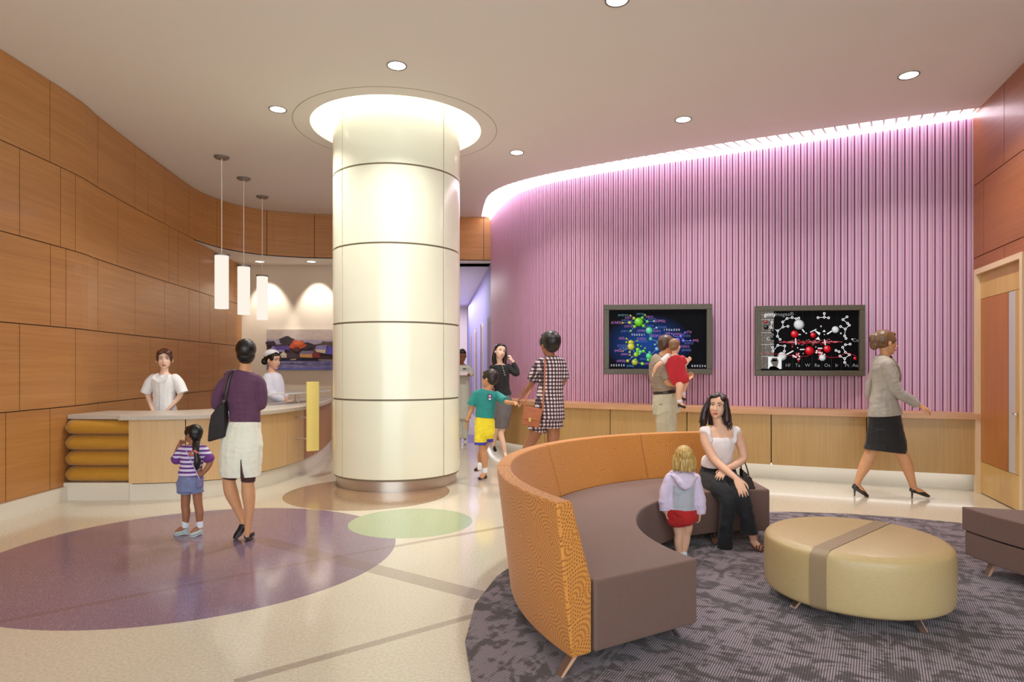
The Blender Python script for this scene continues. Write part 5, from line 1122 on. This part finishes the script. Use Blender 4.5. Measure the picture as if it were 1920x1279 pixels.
f.cloth('belt', mat('belt_leather', (40, 26, 22), rough=.4), [[(1245.5, 732, 20.5, 0, 22.5), (1246, 738, 20.8, 0, 22.8)]], grow=.004, fold=0)
kh = clothm('khaki', (188, 180, 156), .12)
f.cloth('trousers', kh, [[(1246, 737, 20.5, 0, 22), (1248, 755, 25, 0, 23), (1250, 775, 26, 0, 23)]], [[(1249, 770, 19, 9), (1252, 850, 14, 10), (1249, 903, 10.5, 10)], [(1247, 770, 19, -9), (1249, 850, 14, -10), (1246, 903, 10.5, -10)]], grow=.002, fold=.008)
M = MB(); M.box(f.p(1236, 757, -21), (.09, .01, .008), mat('pocket_seam', (130, 122, 100)), Matrix.Rotation(R_(35), 3, 'Z')); M.build('pocket', f.root)
# the child in red
g = Fig(7.35, 'toddler in a red top with white sleeve stripes carried on a shoulder', (1272, 766), SK_L, 28, (1266, 650), (.75, .8, -.05), name='child', z0=EYE+(CY-766)/FPX*7.35)
g.neck((1265, 667), 5)
g.tube(g.b, [(1265, 665, 7, 0, 6), (1265, 671, 15, 0, 9), (1266, 685, 16, 0, 11), (1269, 700, 15, 0, 12), (1274, 712, 15, 0, 12), (1276, 720, 9, 0, 8)])
g.limb(g.b, [(1252, 672, 5), (1240, 680, 4.2, -2), (1231, 687, 3.8, 0), (1228, 697, 3.2, 6)]); g.hand((1228, 697, 6), (1225, 704, 9), 1, (-1, 0, 0), 30, .09)
g.limb(g.b, [(1279, 673, 5), (1284, 683, 4.4, 2), (1287, 681, 3.6, 2), (1290, 678, 2.8, 0)]); g.hand((1286, 681, 1), (1293, 673, -1), -1, (0, -1, 0), 10, .10)
g.limb(g.b, [(1272, 715, 8, -4), (1272, 726, 7.2, -10), (1271, 738, 5.8, -9), (1272, 752, 4.2, -8)]); g.limb(g.b, [(1281, 713, 8, 4), (1287, 715, 6.8, 4), (1284, 726, 5.2, 5), (1282, 740, 4, 5)])
g.foot((1272, 754, -8), (1280, 762, -9), 4); g.foot((1282, 741, 5), (1284, 750, 4), 4)
g.body(); g.face(brow=(110, 80, 56)); g.hair(hairm('sandy', (150, 108, 74), (112, 76, 50)), [(0, -.22, .0, .32, .3, .3), (0, .13, .34, .26, .18, .13)])
rdm = clothm('red_jersey', (184, 26, 40), .14)
g.cloth('red_top', rdm, [[(1265, 666, 9, 0, 8), (1265, 671, 17, 0, 11), (1266, 685, 18, 0, 13), (1270, 700, 17.5, 0, 14), (1276, 714, 17, 0, 14), (1278, 720, 14, 0, 12)]], [[(1279, 673, 6.5), (1284, 683, 6.5, 1)]], grow=.002)
for l_ in ([(1253, 669, 6), (1246, 675, 6, -1), (1241, 679, 5.6, -2)], [(1281, 676, 5.6), (1286, 684, 5.8, 2)]): g.cloth('white_sleeve', clothm('white_stripe', (226, 210, 210), .05), [], [l_], grow=.003)
M = MB()
for o_ in (0, 2.2): M.tube([g.p(1262, 667+o_, -8), g.p(1254, 668+o_, -8), g.p(1246, 672.5+o_, -7)], [.0035]*3, mat('stripe_white', (236, 226, 226)), n=6)
M.build('shoulder_stripes', g.root)
for x, y, d in ((1272, 749, -8), (1282, 737, 5)): g.cloth('sock', clothm('white_sock', None), [], [[(x, y, 4.6, d), (x, y+5, 4.6, d)]], grow=.001, fold=0)
g.shoe('shoe', sb, (1270, 758, -8), (1283, 764, -9), 4.6, 5, sole=mat('tan_sole', None)); g.shoe('shoe', sb, (1280, 744, 5), (1286, 751, 4), 4.6, 5)

# ---- woman walking to the right
f = Fig(7.07, 'person in a grey jacket, black skirt and heels walking to the right', (1665, 933), SK_M, 45, (1662.5, 643), (1, -.06, -.03))
f.neck((1659, 670), 8)
f.tube(f.b, [(1659, 667, 9, 0, 9), (1657, 675, 13, 0, 19), (1658, 690, 17, 0, 21), (1661, 707, 20, 0, 20), (1659, 728, 17, 0, 17), (1657, 750, 20, 0, 20), (1656, 775, 23, 0, 22), (1658, 800, 22, 0, 21), (1660, 812, 12, 0, 12)])
f.limb(f.b, [(1652, 683, 8, -18), (1658, 708, 7.5, -22), (1668, 733, 6.8, -23), (1688, 746, 6, -24), (1708, 759, 4, -25)]); f.hand((1708, 759, -25), (1728, 768, -26), 1, (.1, -.6, .9), 22, .185)
f.limb(f.b, [(1658, 683, 8, 18), (1652, 710, 7, 24), (1648, 735, 6, 28), (1655, 757, 5, 30), (1660, 772, 4, 31)]); f.hand((1660, 772, 31), (1664, 792, 32), 1, (-1, 0, 0), 25, .17)
f.limb(f.b, [(1662, 800, 12, -8), (1673, 828, 11.3, -8), (1686, 850, 10.2, -8), (1694, 870, 10.5, -9), (1702, 895, 7.5, -9), (1707, 912, 5.8, -9)])
f.limb(f.b, [(1654, 800, 12, 8), (1646, 832, 11.5, 8), (1637, 853, 11, 9), (1627, 875, 10.5, 9), (1617, 895, 7, 9), (1612, 909, 5.6, 9)])
f.foot((1707, 915, -9), (1729, 924, -9), 5); f.foot((1612, 912, 9), (1628, 929, 9), 5)
f.body(); f.face(brow=(70, 48, 34), lips=(170, 86, 76))
hbz = hairm('bronze_blonde', (132, 98, 66), (82, 56, 36))
f.hair(hbz, [(0, -.1, .25, .34, .40, .30), (0, .16, .36, .24, .18, .10), (.29, .06, .13, .06, .18, .2), (-.29, .06, .13, .06, .18, .2), (0, -.48, .16, .24, .2, .26), (0, -.5, -.1, .2, .17, .22), (.05, -.6, .14, .12, .13, .24)], cap_r=(.365, .44, .41))
gj = clothm('light_grey_wool', (166, 158, 148), .1)
f.cloth('jacket', gj, [[(1658, 669, 12, 0, 12), (1656, 676, 17, 0, 22), (1657, 690, 21, 0, 24), (1661, 707, 23.5, 0, 23), (1659, 728, 21.5, 0, 20), (1657, 750, 24, 0, 22), (1658, 768, 28, 0, 25), (1659, 779, 30, 0, 25)]], [[(1651, 684, 10.5, -19), (1657, 708, 10.5, -23), (1667, 733, 10, -24), (1687, 746, 9, -25), (1703, 757, 8, -25)], [(1658, 684, 10, 19), (1651, 710, 9.5, 25), (1647, 735, 8.5, 29), (1655, 757, 8, 30), (1659, 768, 7, 31)]], grow=.001, fold=.006)
M = MB(); M.tube([f.p(1664, 672, -14), f.p(1674, 686, -14), f.p(1682, 702, -9), f.p(1686, 716, -4)], [(.006, .022), (.008, .034), (.008, .028), (.004, .008)], gj, side=(1, 0, 0)); M.build('lapel', f.root, smooth=True)
f.cloth('shirt', bt, [[(1662, 670, 9, 0, 8), (1669, 684, 10, 0, 8), (1676, 700, 8, 0, 7)]], grow=.001, fold=0)
f.cloth('skirt', clothm('black_wool', (18, 17, 20), .1), [[(1658, 772, 27, 0, 23), (1659, 790, 29, 0, 23), (1660, 815, 33, 0, 25), (1661, 834, 36.5, 0, 26), (1660, 846, 39, 0, 26)]], grow=.001, fold=.004)
pl_ = mat('black_patent', (14, 13, 15), rough=.15, coat=.8)
f.shoe('pump', pl_, (1703, 914, -9), (1736, 929, -9), 5.5, 7, heelpin=True); f.shoe('pump', pl_, (1606, 912, 9), (1632, 932, 9), 5.5, 7, heelpin=True)
M = MB(); M.ball(f.h(.36, -.02, -.2), (.006, .006, .016), mat('brass', None), nu=8, nv=6); M.build('earring', f.root)

# ---- seated woman with crossed legs
f = Fig(5.36, 'seated person with dark wavy hair, white cap-sleeve top and black trousers on the sofa', (1361, 1026), SK_L, 49, (1345, 762), (-.5, -1, .1), roll=-4)
f.neck((1349, 800), 8.5)
f.tube(f.b, [(1349, 795, 10, 0, 9), (1350, 802, 24, 0, 12), (1351, 811, 31, 0, 14), (1351, 825, 28, 0, 18), (1351, 842, 24, 0, 18), (1350, 858, 23, 4, 17), (1349, 875, 28, 8, 20), (1350, 895, 32, 12, 24), (1350, 908, 28, 12, 20)])
f.limb(f.b, [(1322, 812, 10, -2), (1322, 830, 9.5, -8), (1331, 857, 8, -24), (1344, 873, 7, -48), (1357, 886, 5, -68)])
f.hand((1357, 886, -69), (1366, 918, -94), -1, (-.1, -1, .5), 12, .175)
f.limb(f.b, [(1381, 812, 10, -2), (1388, 832, 9, -2), (1392, 857, 8, -4), (1372, 868, 7, -22), (1352, 873, 5, -34)])
f.hand((1352, 873, -36), (1332, 884, -50), 1, (-.2, -.6, 1), 18, .16)
f.limb(f.b, [(1362, 900, 17, 0), (1364, 905, 15, -40), (1365, 916, 12, -70), (1372, 945, 10, -72), (1380, 975, 7.5, -74), (1385, 992, 6, -74)])
f.limb(f.b, [(1334, 900, 17, 0), (1337, 908, 15, -40), (1345, 925, 12, -62), (1342, 960, 10, -64), (1337, 1000, 7, -66), (1335, 1015, 6, -68)])
f.foot((1384, 995, -74), (1396, 1008, -84), 6); f.foot((1336, 1020, -70), (1329, 1031, -106), 6)
f.body(); f.face(brow=(60, 36, 28), smile=1, lips=(186, 84, 74), iris=(60, 40, 30))
hw = hairm('wavy_dark', (52, 30, 32), (26, 15, 16))
f.hair(hw, [(.1, .14, .36, .2, .2, .10), (-.2, .1, .3, .14, .2, .12), (-.33, .0, .1, .08, .22, .26), (.33, .0, .1, .1, .22, .26), (0, -.2, .38, .3, .3, .14)],
       [[(-.33, .02, .15, (.08, .18)), (-.39, .03, -.2, (.11, .2)), (-.40, .06, -.48, (.15, .2)), (-.47, .08, -.62, (.12, .14)), (-.58, .10, -.58, (.04, .05))],
        [(.33, .02, .15, (.09, .18)), (.43, .03, -.15, (.13, .2)), (.46, .06, -.5, (.15, .2)), (.45, .08, -.70, (.14, .13)), (.52, .1, -.80, (.05, .06))],
        [(0, -.35, .0, (.36, .14)), (0, -.38, -.4, (.40, .12)), (0, -.34, -.75, (.34, .08))]])
M = MB()
def wavy(M, x0, y0, x1, y1, zt_, zb_, r=.03, ph=0):
    P_ = []
    for i in range(9):
        t_ = i/8; z_ = zt_+(zb_-zt_)*t_; x_ = x0+(x1-x0)*min(1, t_*1.6); x_ += math.sin(t_*7+ph)*.035*t_+(.10*max(0, t_-.8)*5*(1 if x1 > 0 else -1)*.6); P_.append(f.h(x_, y0+(y1-y0)*t_+math.cos(t_*6+ph)*.02, z_))
    M.tube(P_, [r*f.hh*k_ for k_ in (.5, .8, 1, 1, 1, 1, .9, .7, .25)], hw, n=6, sub=2)
for i in range(46):
    sd_ = 1 if i % 2 else -1; u_ = random.random(); wavy(M, sd_*(.05+.25*u_), .22-.35*u_, sd_*(.42+.1*random.random()), .16-.36*random.random(), .46-.12*u_, -.62-random.random()*.28, .034, random.random()*6)
M.build('hair_locks', f.root, smooth=True)
wt_ = clothm('white_gauze', (232, 220, 220), .06, .5)
def top_extra(a):
    for k in (-1, 1): a.add(ellipsoid(f.p(1350+29*k, 808, -1), (10*f.q, 12*f.q, 9*f.q), None, 14, 8)); f.limb(a, [(1350+24*k, 803, 5, -6), (1350+24*k, 812, 4.4, -12), (1350+22*k, 826, 4, -15)])
f.cloth('blouse', wt_, [[(1350, 819, 20, -1, 18.5), (1350, 826, 27, -1, 21), (1350, 836, 26.5, -1, 22), (1350, 845, 25, 0, 20), (1350, 858, 25, 4, 19), (1348, 868, 30, 7, 23), (1348, 873, 31, 8, 24)]], grow=.003, extra=top_extra, fold=.005)
bkj = clothm('black_denim', (22, 22, 28), .15)
f.cloth('trousers', bkj, [[(1349, 868, 28, 8, 21), (1350, 890, 35, 12, 27), (1350, 908, 32, 12, 24)]], [[(1364, 900, 20, 6), (1365, 903, 18, -40), (1365, 914, 15, -70), (1371, 945, 14, -73), (1376, 970, 14, -75), (1377, 980, 15, -75)], [(1332, 900, 20, 6), (1336, 908, 18, -38), (1344, 924, 15, -62), (1341, 960, 13, -64), (1338, 998, 13, -64), (1338, 1009, 14, -63)]], grow=.001, fold=.006)
sd_ = mat('brown_sandal', (110, 62, 50), rough=.5)
for (hx, hy, hd), (tx, ty, td) in (((1382, 1003, -72), (1401, 1012, -88)), ((1337, 1026, -68), (1328, 1036, -110))):
    M = MB(); A = f.p(hx, hy, hd); B = f.p(tx, ty, td); sd = (B-A).cross(Vector((0, 0, 1))).normalized()
    M.tube([A, A.lerp(B, .4), B], [(.022, .006), (.028, .006), (.03, .005)], sd_, side=tuple(sd))
    for t_ in (.45, .62, .8):
        c = A.lerp(B, t_); M.tube([c-sd*.034, c-sd*.024+Vector((0, 0, .03)), c+Vector((0, 0, .042)), c+sd*.024+Vector((0, 0, .03)), c+sd*.034], [.006]*5, sd_, n=8)
    M.build('sandal', f.root, smooth=True)
hbg = empty('handbag', tuple(f.p(1395, 919, -6)), 'dark brown handbag standing on the sofa beside the seated person', 'bag')
M = MB(); bl2 = mat('dark_brown_leather', (44, 28, 24), rough=.38, var=.15, nscale=(14, 14, 14)); A_ = [(1385, 918), (1410, 916), (1402, 893), (1384, 876)]
M.hexa([f.p(*p_, -22) for p_ in A_], [f.p(*p_, -4) for p_ in A_], bl2); M.build('bag_body', hbg, bevel=.012)
M = MB(); M.tube([f.p(1386, 880, -13), f.p(1384, 864, -12), f.p(1390, 862, -12), f.p(1396, 876, -12), f.p(1400, 894, -13)], [(.008, .005)]*5, bl2, side=(0, 1, 0)); M.build('handle', hbg, smooth=True)
M = MB(); 
for p_ in ((1388, 881), (1394, 889)): M.ball(f.p(*p_, -23), .005, M_steel, nu=8, nv=6)
M.build('stud', hbg)

# ---- blonde toddler
f = Fig(4.75, 'blonde toddler in a lavender hoodie and red skirt beside the sofa, back to us', (1280, 1053), SK_L, 42, (1281, 858), (.05, 1, -.08), name='child')
f.neck((1280, 888), 7)
f.tube(f.b, [(1280, 884, 9, 0, 8), (1280, 892, 22, 0, 13), (1280, 905, 23, 0, 16), (1279, 925, 21, 0, 17), (1278, 945, 22, 0, 18), (1277, 965, 22, 0, 19), (1278, 975, 12, 0, 12)])
f.limb(f.b, [(1258, 897, 8), (1250, 920, 7.5), (1247, 940, 6.5, -2), (1247, 958, 5, -4)]); f.hand((1247, 958, -4), (1249, 972, -5), 1, (-1, 0, 0), 30, .09)
f.limb(f.b, [(1302, 898, 8), (1307, 922, 7.5), (1310, 945, 6.5, -2), (1311, 962, 5, -4)]); f.hand((1311, 963, -4), (1309, 978, -5), -1, (1, 0, 0), 30, .09)
f.limb(f.b, [(1268, 970, 11.5), (1271, 990, 9.5), (1273, 1002, 8.5), (1272, 1018, 8.3), (1274, 1040, 5.6)]); f.limb(f.b, [(1288, 970, 11.5), (1289, 990, 9.5), (1288, 1002, 8.3, 3), (1286, 1018, 8, 4), (1283, 1040, 5.4, 4)])
f.body(); f.face(brow=(170, 130, 90))
hy_ = hairm('blonde', (214, 184, 112), (150, 112, 58))
f.hair(hy_, [(0, -.2, .1, .40, .40, .44), (0, .14, .34, .27, .2, .14)], [[(x*.36, -.12-.34*math.cos(x*1.4), .1, (.11, .1)), (x*.44, -.12-.36*math.cos(x*1.4), -.25, (.12, .1)), (x*.46+random.uniform(-.03, .03), -.12-.36*math.cos(x*1.4), -.58, (.06, .05))] for x in (-1, -.72, -.45, -.2, .05, .3, .55, .8, 1)], cap_r=(.39, .46, .42))
M = MB()
for i in range(70):
    t = random.uniform(-1.5, 1.5); a0_ = t; x0 = .36*math.sin(t); y0 = -.12-.40*math.cos(t)
    M.tube([f.h(x0*.45, -.1-.2*math.cos(t), .50), f.h(x0*1.0, y0*.98, .25), f.h(x0*1.18, y0*1.06, -.15), f.h(x0*1.24+random.uniform(-.04, .04), y0*1.04, -.45-random.random()*.2)], [.012*f.hh, .022*f.hh, .022*f.hh, .006*f.hh], hy_, n=6, sub=3)
M.build('hair_locks', f.root, smooth=True)
lav = clothm('lavender_fleece', (212, 198, 224), .08); gry = clothm('grey_marl', (176, 180, 190), .1)
f.cloth('hoodie', [lav, gry], [[(1280, 886, 13, 0, 11), (1280, 893, 25, 0, 15), (1280, 905, 26, 0, 18), (1279, 925, 25, 0, 19), (1278, 945, 27, 0, 20), (1278, 955, 27, 0, 20)]], [[(1258, 897, 10.5), (1249, 920, 11), (1246, 940, 11, -2), (1246, 957, 9, -4)], [(1302, 898, 10.5), (1308, 922, 11), (1311, 945, 11, -2), (1312, 963, 9, -4)]], grow=.002, fold=.007,
        paint=lambda c, f=f: 1 if (f.p(1259, 0).x < c.x < f.p(1297, 0).x and c.z < f.p(0, 908).z) else 0)
f.cloth('hood', lav, [], [], grow=0, fold=.006, extra=lambda a: [a.add(loft([f.p(1256, 889, -8), f.p(1266, 894, -16), f.p(1278, 906, -22), f.p(1292, 897, -16), f.p(1306, 893, -6)], [(.014, .012), (.028, .026), (.04, .03), (.028, .024), (.01, .01)], 14, None, 4)), a.add(ellipsoid(f.p(1279, 896, -15), (20*f.q, 9*f.q, 13*f.q), None, 16, 10)), a.add(loft([f.p(1258, 892, 8), f.p(1262, 885, -2), f.p(1280, 883, -10), f.p(1298, 885, -2), f.p(1302, 892, 8)], [.018]*5, 10, None, 4))])
rsk = clothm('red_cotton', (180, 28, 30), .2, .5)
f.cloth('skirt', rsk, [[(1278, 950, 25, 0, 19), (1278, 962, 29, 0, 22), (1278, 976, 29, 0, 22), (1279, 984, 22, 0, 17)]], grow=.001, fold=.012)
for x, d in ((1274, 0), (1283, 4)): f.cloth('sock', clothm('white_sock', None), [], [[(x, 1037, 6.4, d), (x, 1047, 6.2, d)]], grow=.001, fold=0)
f.shoe('shoe', mat('white_shoe_leather', (222, 218, 212), rough=.5), (1274, 1047, -2), (1272, 1049, 22), 7, 6); f.shoe('shoe', mat('white_shoe_leather', None), (1284, 1047, 2), (1285, 1049, 26), 7, 6)
